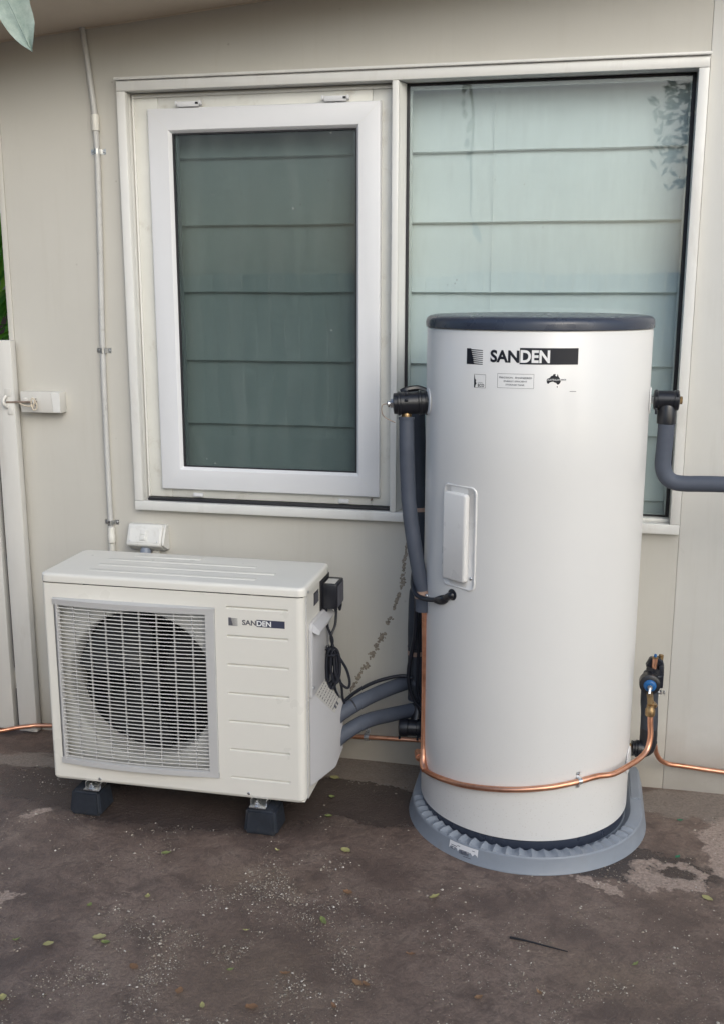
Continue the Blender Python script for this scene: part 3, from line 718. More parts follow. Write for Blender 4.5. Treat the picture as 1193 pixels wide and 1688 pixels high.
# slats: one mesh shared by all
nsl = 42; pitch = (iz1-iz0-.006)/nsl
def slat_mb(z):
    mb = MB(); N = 18
    xs = [ix0+.001+(ix1-ix0-.002)*i/N for i in range(N+1)]
    prof = [(.0045, .0014), (.0045, -.0012), (.0125, -.0032), (.0125, -.0012)]
    V = [[mb.b.verts.new(U(x, bowf(x)+dy, z+dz)) for dy, dz in prof] for x in xs]
    for A, B in zip(V[:-1], V[1:]):
        for k in range(4): mb.b.faces.new((A[k], B[k], B[(k+1) % 4], A[(k+1) % 4]))
    return mb
zf = iz0+.003+pitch*.5
s0 = slat_mb(zf).build('slat', 'grille', hp, loc=U(0, 0, zf), angle=30)
for k in range(1, nsl): dup(s0, hp, (0, 0, pitch*k))
bx = [-1.213, -1.162, -1.109, -1.056, -1.002, -.948, -.893, -.839, -.784, -.744]
for x in bx[:]:
    lx = x-UX
    MB().box(UX+lx-.0009, UX+lx+.0009, UY+bowf(lx)+.0085, UY+bowf(lx)+.0165, iz0-.002, iz1+.002).build('grille_bar', 'silver', hp)
# shroud plate with a circular mouth
FX, FZc, FR = .292, .398, .236
mb = MB(); N = 64; px0, px1, pz0, pz1 = .012, .57, .11, .70
def edge_pt(t):
    c, s_ = cos(t), sin(t); k = 1e9
    if c > 1e-9: k = min(k, (px1-FX)/c)
    if c < -1e-9: k = min(k, (px0-FX)/c)
    if s_ > 1e-9: k = min(k, (pz1-FZc)/s_)
    if s_ < -1e-9: k = min(k, (pz0-FZc)/s_)
    return FX+c*k, FZc+s_*k
ys = [(FR+.012, .040), (FR+.004, .043), (FR, .052), (FR, .125)]
for i in range(N):
    a, b = 2*pi*i/N, 2*pi*(i+1)/N
    ea, eb = edge_pt(a), edge_pt(b)
    pts = [(ea[0], .038, ea[1]), (FX+ys[0][0]*cos(a), ys[0][1], FZc+ys[0][0]*sin(a))]
    prev = [(ea[0], .038, ea[1]), (eb[0], .038, eb[1])]
    for r, y in ys:
        cur = [(FX+r*cos(a), y, FZc+r*sin(a)), (FX+r*cos(b), y, FZc+r*sin(b))]
        mb.face([U(*prev[0]), U(*prev[1]), U(*cur[1]), U(*cur[0])]); prev = cur
mb.build('fan_shroud', 'shroud', hp, angle=50)
mb = MB(); mb.box(UX+.012, UX+.57, UY+.24, UY+.25, .10, .70); mb.box(UX+.575, UX+.58, UY+.02, UY+.25, .10, .70)
for i in range(60): mb.box(UX+.03+i*.0088, UX+.031+i*.0088, UY+.225, UY+.24, .11, .69)
mb.build('heat_exchanger', 'fan', hp)
fan = MB().lathe([(.002, -.004), (.040, -.002), (.048, .006), (.050, .045), (.040, .05)], U(FX, .075, FZc), (0, 1, 0), 28).build('fan', 'fan', hp)
for k in range(3):
    mb = MB(); V = []
    for i in range(9):
        r = .045+(FR-.055)*i/8; w = .55+.45*sin(pi*min(1, i/8*.9)); a0 = k*2*pi/3+.35*i/8
        V.append([U(FX+r*cos(a0+w*(j/6-.5)*1.5), .105+.050*(j/6-.5)*-1+.004*sin(pi*j/6), FZc+r*sin(a0+w*(j/6-.5)*1.5)) for j in range(7)])
    for i in range(8):
        for j in range(6): mb.face([V[i][j], V[i+1][j], V[i+1][j+1], V[i][j+1]])
    mb.build('blade', 'fan', fan, angle=60)
# front logo
def fr(x, z): return U(x-UX, -.0006, z)
def fr2(x, z): return U(x-UX, -.0009, z)
decal(rect(-.585, -.500, .6275, .6495), fr, 'logo_bar', 'ink2', hp)
decal(textmesh('SAN', -.629, -.5862, .6305, .6465, .030), fr, 'logo_letters', 'ink3', hp)
decal(textmesh('DEN', -.5838, -.541, .6305, .6465, .030), fr2, 'logo_letters', 'white', hp)
def comb(x0, x1, z0, z1):
    w = x1-x0; h = z1-z0; P = []; n = 8
    for i in range(n):
        a = z1-h*i/n; b = a-h/n; l = x0+w*(.26+.20*(i/n)); P.append([(x0, b), (l, b), (l+w*.07, (a+b)/2), (l, a), (x0, a)])
        P.append([(l-.0003, b+h/n*.02), (x1, b+h/n*.02), (x1, b+h/n*.36), (l+w*.12, b+h/n*.60), (l-.0003, b+h/n*.62)])
    return P
decal(comb(-.671, -.643, .6265, .6510), fr, 'logo_emblem', 'ink3', hp)
for x, z in ((-1.107, .094), (-.621, .0975)):
    MB().lathe([(.0050, 0), (.0052, .001), (.0040, .0026), (.0012, .0030)], (x, UY+.0005, z), (0, -1, 0), 14).build('screw', 'steel', hp)
# right side details
SX = UX+UW-.002
for y, z in ((-.585+.02, .733), (-.31-.02, .730)):
    MB().lathe([(.0048, 0), (.0048, .001), (.003, .0024), (.001, .0028)], (SX+.005, y, z), (1, 0, 0), 12).build('screw', 'steel', hp)
MB().box(SX-.004, SX+.0012, -.480, -.424, .664, .703, .001).build('side_vent', 'black', hp)
mb = MB()
for i in range(3): mb.box(SX+.0012, SX+.003, -.474+i*.017, -.468+i*.017, .668, .699)
mb.build('vent_bar', 'ink3', hp)
MB().box(SX-.001, SX+.0012, -.575, -.5735, .09, .72).box(SX-.001, SX+.0012, -.566, -.5645, .09, .72).build('seam', 'grey_pl', hp)
# service cover with hood
mb = MB()
mb.prism([(SX, -.548, .40), (SX, -.548, .612), (SX, -.530, .628), (SX, -.345, .628), (SX, -.335, .615), (SX, -.335, .40)], (.012, 0, 0), .003, seg=2)
sc_ = mb.build('service_cover', 'grey_pl', hp)
mb = MB(); mb.prism([(SX+.011, -.548, .606), (SX+.030, -.536, .592), (SX+.030, -.520, .600), (SX+.011, -.528, .624)], (0, .185, .004), .002, seg=2); mb.build('cover_hood', 'grey_pl', sc_)
MB().lathe([(.006, 0), (.006, .002), (.002, .005)], (SX+.012, -.54, .430), (1, -.2, .2), 12).build('cover_screw', 'steel', sc_)
# pipe cover
A = [(SX, -.548, .108), (SX+.052, -.440, .108+.025), (SX+.052, -.335, .112), (SX, -.335, .095)]
mb = MB()
bot = [Vector((SX, -.548, .110)), Vector((SX+.055, -.440, .130)), Vector((SX+.055, -.336, .150)), Vector((SX, -.336, .105))]
top = [Vector((SX, -.548, .408)), Vector((SX+.055, -.440, .300)), Vector((SX+.055, -.336, .312)), Vector((SX, -.336, .43))]
vb = [mb.b.verts.new(p) for p in bot]; vt = [mb.b.verts.new(p) for p in top]
mb.b.faces.new(vb[::-1]); mb.b.faces.new(vt)
for i in range(4): mb.b.faces.new((vb[i], vb[(i+1) % 4], vt[(i+1) % 4], vt[i]))
bmesh.ops.bevel(mb.b, geom=mb.b.edges[:], offset=.004, segments=2, affect='EDGES')
pc = mb.build('pipe_cover', 'grey_pl', hp, 'light grey pipe cover with a sloping top')
def sl_(u, v, off=.0012):
    a = top[0].lerp(top[1], v); b = top[3].lerp(top[2], v); p = a.lerp(b, u); n = (top[1]-top[0]).cross(top[3]-top[0]).normalized()
    if n.z < 0: n = -n
    return p+n*off
def slp(x, z): return sl_(x, z, .0022)
mb = MB(); mb.face([sl_(.12, .06), sl_(.12, .92), sl_(.88, .92), sl_(.88, .06)]); mb.build('sticker', 'sticker_g', pc, smooth=False)
P = []; rnd = random.Random(9)
for i in range(9):
    v = .12+i*.085; u = .16
    while u < .80:
        l = rnd.uniform(.03, .12); P.append([(u, v), (min(u+l, .84), v), (min(u+l, .84), v+.022), (u, v+.022)]); u += l+.035
P += [[(.30, .80), (.42, .80), (.42, .90), (.30, .90)], [(.5, .80), (.6, .80), (.6, .9), (.5, .9)]]
decal(P, slp, 'sticker_text', 'ink3', pc)
# mounting feet of the unit
for x in (-1.127, -.588):
    mb = MB(); mb.box(x-.026, x+.026, UY-.024, UY+.26, .0635, .067, .001); mb.box(x-.026, x-.0235, UY-.010, UY+.26, .067, ZB); mb.box(x+.0235, x+.026, UY-.010, UY+.26, .067, ZB)
    ft = mb.build('foot', 'steel', hp)
    MB().lathe([(.0135, 0), (.0135, .002), (.0085, .0021), (.0085, .008), (.004, .0085), (.004, .015), (.001, .016)], (x-.004, UY-.012, .0671), (0, 0, 1), 6).build('bolt', 'steel', ft)
for x, yo, lb_ in ((-1.148, -.034, 'black rubber block under the front left foot of the outdoor unit'), (-.578, -.034, 'black rubber block under the front right foot of the outdoor unit'),
                  (-1.147, .190, 'black rubber block in the shade under the back left of the outdoor unit'), (-.590, .190, 'black rubber block in the shade under the back right of the outdoor unit')):
    mb = MB(); t = bmesh.new(); y0, y1 = UY+yo, UY+yo+.105
    v = [t.verts.new((x+sx*a_, y_, z_)) for z_, a_, d_ in ((GZ, .054, 0), (.062, .046, .008)) for sx, y_ in ((-1, y0+d_), (1, y0+d_), (1, y1-d_), (-1, y1-d_))]
    t.faces.new(v[:4][::-1]); t.faces.new(v[4:])
    for i in range(4): t.faces.new((v[i], v[(i+1) % 4], v[4+(i+1) % 4], v[4+i]))
    bmesh.ops.bevel(t, geom=t.edges[:], offset=.010, segments=3, affect='EDGES'); mb.merge(t)
    mb.build('rubber_block', 'block', None, lb_, loc=(x, y0+.05, GZ), cat='mounting block', group='rubber blocks under the outdoor unit')

# transformer box on the side of the unit with coiled cable
tb = thing('adapter_box', 'small black adapter box fixed high on the right side of the outdoor unit', 'adapter', (SX+.02, -.35, .62))
MB().box(SX+.004, SX+.052, -.400, -.312, .632, .711, .004).build('box', 'black', tb)
MB().box(SX+.001, SX+.0038, -.412, -.300, .618, .722, .001).build('mounting_plate', 'rubber', tb)
mb = MB(); mb.box(SX+.0525, SX+.054, -.392, -.320, .640, .704); mb.build('label_plate', 'ink3', tb, smooth=False)
MB().box(SX+.012, SX+.044, -.39, -.34, .7112, .7122).build('sticker', 'sticker_g', tb)
for x, y in ((.012, -.385), (.036, -.35), (.044, -.33)): MB().lathe([(.007, 0), (.0075, -.008), (.0045, -.022), (.0035, -.026)], (SX+x, y, .634), (0, 0, 1), 12).build('cable_gland', 'cable', tb)
cc = thing('coiled_cable', 'hanging bundle of coiled black cable below the adapter box', 'cable', (SX+.02, -.37, .38))
cx0 = SX+.012
mb = MB()
mb.tube([(cx0+.000, -.385, .612), (cx0+.006, -.385, .57), (cx0+.020, -.380, .53), (cx0+.018, -.378, .505)], .0042, 8, 6)
mb.tube([(cx0+.026, -.352, .612), (cx0+.024, -.36, .57), (cx0+.014, -.375, .535), (cx0+.022, -.378, .505)], .0042, 8, 6)
mb.build('lead', 'cable', cc)
rnd = random.Random(12)
for k in range(9):
    w = rnd.uniform(.014, .034); h = rnd.uniform(.105, .135); ox = cx0+rnd.uniform(-.008, .022) - (.010 if k < 5 else -.014); oy = -.384+rnd.uniform(-.010, .012); tl = rnd.uniform(-.35, .25)
    pts = []
    for i in range(13):
        t = 2*pi*i/12+pi/2; x = w*cos(t); z = h/2*sin(t)
        pts.append((ox+x*.9+tl*.12*(z-h/2), oy+x*.5, .503-h/2+z+rnd.uniform(-.002, .002)))
    MB().tube(pts, .0044, 8, 5, cap=False).build('loop', 'cable', cc)
MB().tube([(cx0+.006, -.388, .482), (cx0+.012, -.402, .483), (cx0+.032, -.398, .484), (cx0+.040, -.384, .483), (cx0+.028, -.37, .482), (cx0+.008, -.374, .482), (cx0+.006, -.388, .482)], .003, 6, 5).build('tie', 'cable', cc)
MB().tube([(cx0+.024, -.38, .48), (cx0+.030, -.385, .42), (cx0+.048, -.38, .385), (cx0+.066, -.372, .37), (cx0+.072, -.37, .39), (cx0+.062, -.37, .43), (cx0+.040, -.375, .47)], .0044, 8, 6).build('loop', 'cable', cc)
mb = MB(); mb.tube([(cx0+.020, -.38, .40), (cx0+.026, -.37, .36), (cx0+.034, -.35, .32), (cx0+.036, -.335, .285)], .0042, 8, 6); mb.tube([(cx0+.036, -.38, .42), (cx0+.046, -.37, .37), (cx0+.044, -.35, .33), (cx0+.048, -.335, .30)], .0042, 8, 6)
mb.build('tail', 'cable', cc)

# ------------------------------------------------------------------ hot water tank
TX, TY, TR = .179, -.303, .3175
ZB_, ZT_ = .049, 1.484
tk = thing('hot_water_tank', 'tall white cylindrical hot water tank with a dark blue grey cap', 'water tank', (TX, TY, .02))
MB().lathe([(TR-.004, ZB_+.0), (TR, ZB_+.003), (TR, ZB_+.012), (TR, .35), (TR, .7), (TR, 1.1), (TR, ZT_-.004), (TR-.003, ZT_)], (TX, TY, 0), seg=128).build('body', 'enamel', tk, angle=50)
MB().lathe([(TR-.010, .014), (TR-.006, .016), (TR-.0045, .020), (TR-.0045, .048), (TR-.010, .0485)], (TX, TY, 0), seg=96).build('base_ring', 'navy', tk)
MB().lathe([(TR-.004, ZT_+.0005), (TR+.0035, ZT_+.001), (TR+.0035, ZT_+.017), (TR+.001, ZT_+.025), (TR-.006, ZT_+.031), (TR-.020, ZT_+.0345), (TR-.06, ZT_+.036), (.01, ZT_+.039)], (TX, TY, 0), seg=128).build('cap', 'navy', tk, angle=60)
def cyl(s, z, off=0): a = s/TR; r = TR+off; return (TX+r*sin(a), TY-r*cos(a), z)
d1 = lambda s, z: cyl(s, z, .0006)
d2 = lambda s, z: cyl(s, z, .0010)
decal(comb(-.184, -.133, 1.394, 1.4355), d1, 'emblem', 'ink', tk)
decal(rect(-.0318, .1190, 1.3985, 1.4405, 24), d1, 'logo_bar', 'ink', tk)
decal(textmesh('SAN', -.1108, -.0330, 1.4015, 1.4340, .035), d1, 'logo_letters', 'ink', tk)
decal(textmesh('DEN', -.0300, .0454, 1.4025, 1.4350, .035), d2, 'logo_letters', 'white', tk)
def frame(x0, x1, z0, z1, w, n=10): return rect(x0, x1, z1-w, z1, n)+rect(x0, x1, z0, z0+w, n)+rect(x0, x0+w, z0+w, z1-w)+rect(x1-w, x1, z0+w, z1-w)
eco = frame(-.158, -.1226, 1.333, 1.3685, .0007, 4)+[[(-.158, 1.3335), (-.1545, 1.3335), (-.153, 1.341), (-.1505, 1.344), (-.153, 1.348), (-.152, 1.353), (-.1555, 1.357), (-.1565, 1.365), (-.158, 1.3685)]]
eco += textmesh('ECO', -.146, -.127, 1.336, 1.3435, .02)+textmesh('SANDEN', -.147, -.131, 1.3455, 1.3475)
decal(eco, d1, 'eco_label', 'ink', tk)
pe = frame(-.0895, .0066, 1.3360, 1.3735, .0006, 14)+textmesh('PRECISION - ENGINEERED', -.0845, .0016, 1.3610, 1.3655, .008)+textmesh('ENERGY EFFICIENT', -.072, -.0105, 1.3520, 1.3560, .008)+textmesh('STORAGE TANK', -.067, -.0170, 1.3430, 1.3470, .008)
decal(pe, d1, 'text_label', 'ink3', tk)
aus = [(0, .45), (.04, .58), (.22, .66), (.30, .80), (.42, .84), (.47, .96), (.62, .97), (.60, .84), (.70, .76), (.76, .98), (.82, .78), (.93, .58), (1.0, .42), (.95, .22), (.82, .10), (.74, .12), (.66, .26), (.58, .26), (.46, .36), (.26, .30), (.12, .16), (.04, .22)]
# fan-triangulated via an ngon
decal([[(.0388+(.0757-.0388)*a, 1.344+(1.3755-1.344)*b) for a, b in aus]], d1, 'map_emblem', 'ink', tk)
decal([[(.066, 1.340), (.0685, 1.340), (.0675, 1.3435), (.0655, 1.343)]], d1, 'map_emblem', 'ink', tk)
decal(textmesh('AUSTRALIAN', .0405, .0745, 1.3575, 1.3620, .006), d2, 'map_text', 'white', tk)
decal(textmesh('MADE', .0765, .0892, 1.3580, 1.3620, .01), d2, 'map_text', 'ink3', tk)
decal(rect(.0998, .1171, 1.3290, 1.3302, 3), d1, 'small_print', 'ink3', tk)
# access panel: rounded plate plus raised cover
def rrect(s0, s1, z0, z1, r, n=6):
    P = []
    for cx, cz, a0 in ((s1-r, z1-r, 0), (s0+r, z1-r, pi/2), (s0+r, z0+r, pi), (s1-r, z0+r, 3*pi/2)):
        for k in range(n+1):
            t = a0+pi/2*k/n; P.append((cx+r*cos(t), cz+r*sin(t)))
    return P
def plate(levels, name, mat, parent):
    mb = MB(); rg = []
    for (a, b, c, d, r), off in levels:
        P = rrect(a, b, c, d, r); rg.append([mb.b.verts.new(cyl(s, z, off)) for s, z in P])
    for A, B in zip(rg[:-1], rg[1:]):
        for i in range(len(A)): mb.b.faces.new((A[i], A[(i+1) % len(A)], B[(i+1) % len(A)], B[i]))
    # ladder fill of the innermost ring so that it follows the curve
    L = rg[-1]; n = len(L); idx = sorted(range(n), key=lambda i: (round(rrect(*levels[-1][0])[i][0], 5)))
    P = rrect(*levels[-1][0]); up_ = [i for i in range(n) if P[i][1] > (levels[-1][0][2]+levels[-1][0][3])/2]; dn = [i for i in range(n) if i not in up_]
    up_.sort(key=lambda i: P[i][0]); dn.sort(key=lambda i: P[i][0])
    for i in range(len(up_)-1): mb.b.faces.new((L[dn[i]], L[dn[i+1]], L[up_[i+1]], L[up_[i]]))
    bmesh.ops.recalc_face_normals(mb.b, faces=mb.b.faces[:])
    return mb.build(name, mat, parent, angle=60)
a0 = (-.2635, -.1390, .769, 1.063, .020)
def shr(t, d): a, b, c, e, r = t; return (a+d, b-d, c+d, e-d, max(.003, r-d))
acc = plate([(a0, .0002), (shr(a0, .001), .0030), (shr(a0, .003), .0036), (shr(a0, .006), .0030), (shr(a0, .0075), .0012)], 'access_panel', 'enamel2', tk)
b0 = (-.2500, -.1640, .792, 1.042, .010)
plate([(b0, .0014), (shr(b0, .0005), .0120), (shr(b0, .002), .0155), (shr(b0, .005), .0170)], 'cover', 'enamel2', acc)
for s_, z in ((-.2583, .799), (-.1542, .806)):
    p = cyl(s_, z, .001); q_ = Vector(cyl(s_, z, 1))-Vector(p)
    MB().lathe([(.0050, 0), (.0050, .0015), (.0030, .0034), (.001, .0038)], p, q_, 12).build('screw', 'steel', acc)

# tray
tr = thing('drip_tray', 'grey plastic drip tray with a fluted rim under the hot water tank', 'tray', (TX+.012, -.31, GZ))
CX, CY = .192, -.312
def tray():
    mb = MB(); Rb, Rt = .362, .352; N = 150
    def dpath(r, k):   # D-shaped: straight sides to the back and a half circle in front
        t = k/N
        a = -pi*t            # 0 right, -pi left going through the front
        return CX+r*cos(a), CY+r*sin(a)
    def ring(r, z, zig=0, zz=0):
        pts = []
        pts.append((CX+r, -.035, z))
        for k in range(6): pts.append((CX+r, -.06+(CY+.10-(-.06))*k/6, z))
        for k in range(N+1):
            x, y = dpath(r, k); ph = (k % 5)/5; tri = abs(ph*2-1); m = max(0, min(1, (k-14)/8)) * max(0, min(1, (N-4-k)/6))
            rr = r+zig*(tri-.5)*m; x, y = dpath(rr, k)
            pts.append((x, y, z+zz*(tri-.5)*m))
        for k in range(6): pts.append((CX-r, CY+.10+( -.06-(CY+.10))*k/6, z))
        pts.append((CX-r, -.035, z)); return pts
    lv = [ring(Rb+.004, GZ-.010), ring(Rb+.004, GZ+.002), ring(Rb+.0015, GZ+.006), ring(Rt+.003, .024), ring(Rt, .028), ring(Rt-.006, .029, .018, .003), ring(Rt-.017, .032, .013, .009), ring(Rt-.034, .031, .0, .009), ring(Rt-.05, .018)]
    V = [[mb.b.verts.new(p) for p in l] for l in lv]
    for A, B in zip(V[:-1], V[1:]):
        for i in range(len(A)-1): mb.b.faces.new((A[i], A[i+1], B[i+1], B[i]))
    mb.b.faces.new(V[-1])
    bmesh.ops.recalc_face_normals(mb.b, faces=mb.b.faces[:])
    mb.build('tray_shell', 'tray', tr, angle=24)
    # upright lip on the straight right side running to the wall
    mb = MB(); mb.prism([(CX+Rt-.030, -.035, .024), (CX+Rt-.004, -.035, .030), (CX+Rt-.004, -.035, .036), (CX+Rt-.030, -.035, .034)], (0, -.22, 0), .001)
    mb.build('side_rib', 'tray', tr)
tray()
mb = MB()
def trs(a, z, off=.0008):     # on the sloping outer wall: angle in degrees from -Y towards +X
    r = .3625+(.3545-.3625)*(z-(GZ+.006))/(.024-(GZ+.006))+off; t = radians(a); return (CX+r*sin(t), CY-r*cos(t), z)
for i in range(6):
    a, b = -34.5+i*2.6, -34.5+(i+1)*2.6; mb.face([trs(a, GZ+.0085), trs(b, GZ+.0085), trs(b, .0225), trs(a, .0225)])
stk = mb.build('barcode_sticker', 'sticker', tr)
P = []; rnd = random.Random(2); a = -28.5
while a < -23.5:
    w = rnd.choice((.12, .2, .3)); P.append([(a, -.004), (a+w, -.004), (a+w, .0085), (a, .0085)]); a += w+rnd.choice((.14, .22))
for (u, v, z) in ((-33.5, -30, .011), (-33.5, -30.5, .006), (-33.5, -31, .001), (-30.0, -20.5, .0145), (-26, -22, -.0085)): P.append([(u, z), (v, z), (v, z+.0016), (u, z+.0016)])
decal(P, lambda x, z: trs(x, z, .0014), 'barcode', 'ink2', stk)

# ------------------------------------------------------------------ fittings and pipes
def nut(mb, o, ax, r, h): mb.lathe([(r*.9, 0), (r, .001), (r, h-.001), (r*.9, h)], o, ax, 6)
def disc(ang, z, parent, r=.036):
    a = radians(ang); n = Vector((sin(a), -cos(a), 0)); p = Vector((TX, TY, z))+n*(TR-.002)
    return MB().lathe([(.012, .004), (r-.003, .0055), (r, .004), (r, .0025), (r-.004, .0015)], p, n, 32).build('escutcheon', 'white', parent)
# upper left valve
lv_ = thing('relief_valve', 'black lagged relief valve with a wire lever at the upper left of the tank', 'valve', (-.17, -.38, 1.26))
disc(-70, 1.276, lv_, .038)
ax = Vector((-1, -.20, -.04)).normalized(); o = Vector((-.113, -.385, 1.270))
def prof_body(L, r): return [(r*.72, 0), (r*.95, .003), (r, .006), (r, .018), (r*.93, .020), (r*.93, .030), (r*1.0, .032), (r*1.0, .038), (r*.90, .040), (r*.90, L-.022), (r*.96, L-.020), (r*.96, L-.014), (r*.86, L-.012), (r*.84, L-.002), (r*.6, L)]
MB().lathe(prof_body(.112, .036), o, ax, 28).build('valve_body', 'black', lv_)
mb = MB()
for k in range(5):
    t = -1.2+k*.62; 
    for hgt in (.010, .075):
        c = o+ax*hgt; u = Vector((0, 0, 1)); v = ax.cross(u).normalized()
        p = c+(u*cos(t)+v*sin(t))*.034; mb.box(p.x-.005, p.x+.005, p.y-.004, p.y+.004, p.z-.004, p.z+.004, .001)
mb.build('clip_rib', 'cable', lv_)
MB().tube([(-.135, -.36, 1.300), (-.16, -.36, 1.307), (-.19, -.37, 1.303), (-.205, -.37, 1.296)], .009, 8, 4).build('cover_spine', 'black', lv_)
mb = MB(); nut(mb, o+ax*.111, ax, .0135, .010); mb.lathe([(.010, 0), (.010, .006), (.006, .009)], o+ax*.121, ax, 14); mb.build('hex_nut', 'steel', lv_)
MB().tube([tuple(o+ax*.122), (-.252, -.415, 1.262), (-.253, -.418, 1.240), (-.243, -.418, 1.226), (-.215, -.415, 1.212)], .0015, 8, 5).build('wire_lever', 'rust', lv_)
MB().lathe([(.008, -.022), (.013, -.016), (.015, -.006), (.014, .004), (.010, .012)], (-.184, -.402, 1.234), (0, 0, 1), 20).build('outlet', 'brass', lv_)
# lagged drain pipe A with copper tail
pa = thing('lagged_drain_pipe', 'slate lagged pipe curving down the left front edge of the tank', 'pipe', (-.15, -.41, .66))
MB().tube([(-.184, -.402, 1.228), (-.183, -.405, 1.19), (-.181, -.41, 1.14), (-.178, -.41, 1.06), (-.172, -.412, .97), (-.158, -.415, .87), (-.140, -.417, .77), (-.128, -.417, .71), (-.1255, -.417, .652)], lambda t: .0235 if t < .03 or t > .88 else .0218, 20, 8, wob=.03).build('lagging', 'foam', pa)
MB().tube([(-.1300, -.417, .716), (-.1275, -.417, .694)], .0245, 20, 0).build('tape_band', 'tape', pa)
MB().lathe([(.0055, 0), (.0055, .003), (.003, .006), (.001, .0065)], (-.112, -.438, .705), (.3, -1, .1), 12).build('band_screw', 'steel', pa)
cp = thing('copper_drain_pipe', 'copper pipe dropping down the tank and sweeping round its front', 'pipe', (-.12, -.42, .15))
RP = .0082
main = [(-.1225, -.417, .655), (-.1205, -.417, .55), (-.1195, -.417, .40), (-.1195, -.418, .28), (-.1190, -.425, .215), (-.1175, -.437, .182)]
MB().tube(main, RP, 14, 8).build('vertical_run', 'copper', cp)
def cyo(deg, z, off=.0095): a = radians(deg); return (TX+(TR+off)*sin(a), TY-(TR+off)*cos(a), z)
sw_ = [cyo(-62, .160), cyo(-52, .170), cyo(-40.4, .181), cyo(-28.4, .190), cyo(-14, .202), cyo(0, .212), cyo(14, .2215), cyo(24, .228), cyo(32, .2325), cyo(42, .236, .012), (.445, -.520, .235), (.492, -.455, .236), (.525, -.405, .240), (.545, -.375, .256), (.552, -.362, .290), (.5495, -.358, .330), (.5475, -.355, .375)]
MB().tube(sw_, RP, 14, 8).build('front_sweep', 'copper', cp)
mb = MB(); mb.tube([(-.1190, -.425, .212), (-.1175, -.432, .190), (-.1150, -.446, .172), cyo(-61, .161)], .0112, 14, 6); mb.tube([(-.122, -.425, .184), (-.135, -.41, .176), (-.142, -.38, .182)], .0105, 12, 5)
mb.tube([(-.130, -.415, .178), (-.134, -.40, .178)], .0135, 12, 0); mb.build('tee_joint', 'copper', cp)
def cyl_clip(deg, z, parent):
    p = Vector(cyo(deg, z, 0)); a = radians(deg); n = Vector((sin(a), -cos(a), 0)); u = Vector((0, 0, 1)); v = Vector((cos(a), sin(a), 0))
    mb = MB(); r = .0090; pr_ = [(r+.015, .0012), (r+.001, .0012)]+[(cos(pi*i/10)*r, .0095+sin(pi*i/10)*r) for i in range(11)]+[(-r-.001, .0012), (-r-.015, .0012)]
    for (a1, b1), (a2, b2) in zip(pr_[:-1], pr_[1:]): mb.face([p+u*a1+n*b1-v*.006, p+u*a2+n*b2-v*.006, p+u*a2+n*b2+v*.006, p+u*a1+n*b1+v*.006])
    bmesh.ops.remove_doubles(mb.b, verts=mb.b.verts[:], dist=1e-5); bmesh.ops.recalc_face_normals(mb.b, faces=mb.b.faces[:]); bmesh.ops.solidify(mb.b, geom=mb.b.faces[:], thickness=.001)
    c = mb.build('pipe_clip', 'steel', parent)
    for s_ in (-1, 1): MB().lathe([(.0036, 0), (.0036, .002), (.0022, .004), (.001, .0042)], p+u*s_*(r+.009)+n*.001, n, 10).build('screw', 'steel', c)
cyl_clip(31.5, .2325, cp)
MB().lathe([(.0055, 0), (.0055, .003), (.003, .006), (.001, .0065)], (-.110, -.424, .405), (.5, -1, .1), 12).build('clip_screw', 'steel', cp)
# back pipe near the wall
pb = thing('lagged_back_pipe', 'dark slate lagged pipe running down behind the left edge of the tank', 'pipe', (-.19, -.12, .25))
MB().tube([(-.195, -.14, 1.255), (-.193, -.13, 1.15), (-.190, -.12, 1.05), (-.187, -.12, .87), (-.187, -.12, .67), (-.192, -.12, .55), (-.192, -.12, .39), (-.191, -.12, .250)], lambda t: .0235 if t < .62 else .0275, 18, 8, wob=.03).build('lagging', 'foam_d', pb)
MB().tube([(-.187, -.12, .905), (-.187, -.12, .892)], .0245, 18, 0).build('tape_band', 'tape', pb)
MB().tube([(-.192, -.12, .420), (-.192, -.12, .405)], .0285, 18, 0).build('tape_band', 'tape', pb)
MB().tube([(-.192, -.12, .434), (-.192, -.12, .430)], .0292, 18, 0).build('cable_tie', 'cable', pb)
MB().tube([(-.191, -.12, .256), (-.191, -.12, .246)], .0270, 18, 0).build('lagging_end', 'foam', pb)
# two lagged pipes from the unit
for nm, pts, lb_ in (('a', [(-.420, -.375, .245), (-.400, -.355, .268), (-.370, -.325, .284), (-.333, -.28, .297), (-.279, -.20, .303), (-.223, -.14, .309), (-.185, -.12, .313)], 'upper slate lagged pipe leaving the outdoor unit towards the tank'),
                     ('b', [(-.420, -.375, .165), (-.400, -.355, .190), (-.368, -.335, .213), (-.323, -.28, .226), (-.268, -.20, .216), (-.197, -.14, .216), (-.150, -.14, .229)], 'lower slate lagged pipe leaving the outdoor unit towards the tank')):
    p = thing('lagged_pipe', lb_, 'pipe', (-.3, -.24, .2), 'lagged pipes between the unit and the tank')
    MB().tube(pts, .0235, 18, 8, wob=.03).build('lagging', 'foam', p)
    if nm == 'a': MB().tube([(-.366, -.320, .2862), (-.362, -.316, .2876)], .0240, 18, 0).build('joint_tape', 'cable', p)
vb_ = thing('isolating_valve', 'black lagged valve low down behind the left side of the tank', 'valve', (-.19, -.17, .17))
MB().lathe([(.020, 0), (.028, .003), (.030, .008), (.030, .030), (.027, .033), (.027, .060), (.031, .062), (.031, .085), (.02, .10)], (-.238, -.185, .170), (1, .12, 0), 24).build('valve_body', 'black', vb_)
MB().tube([(-.186, -.165, .17), (-.180, -.15, .205), (-.185, -.13, .235)], .021, 16, 5).build('valve_neck', 'black', vb_)
MB().box(-.236, -.229, -.20, -.19, .134, .146, .001).box(-.176, -.169, -.20, -.19, .134, .146, .001).build('clip_lug', 'cable', vb_)
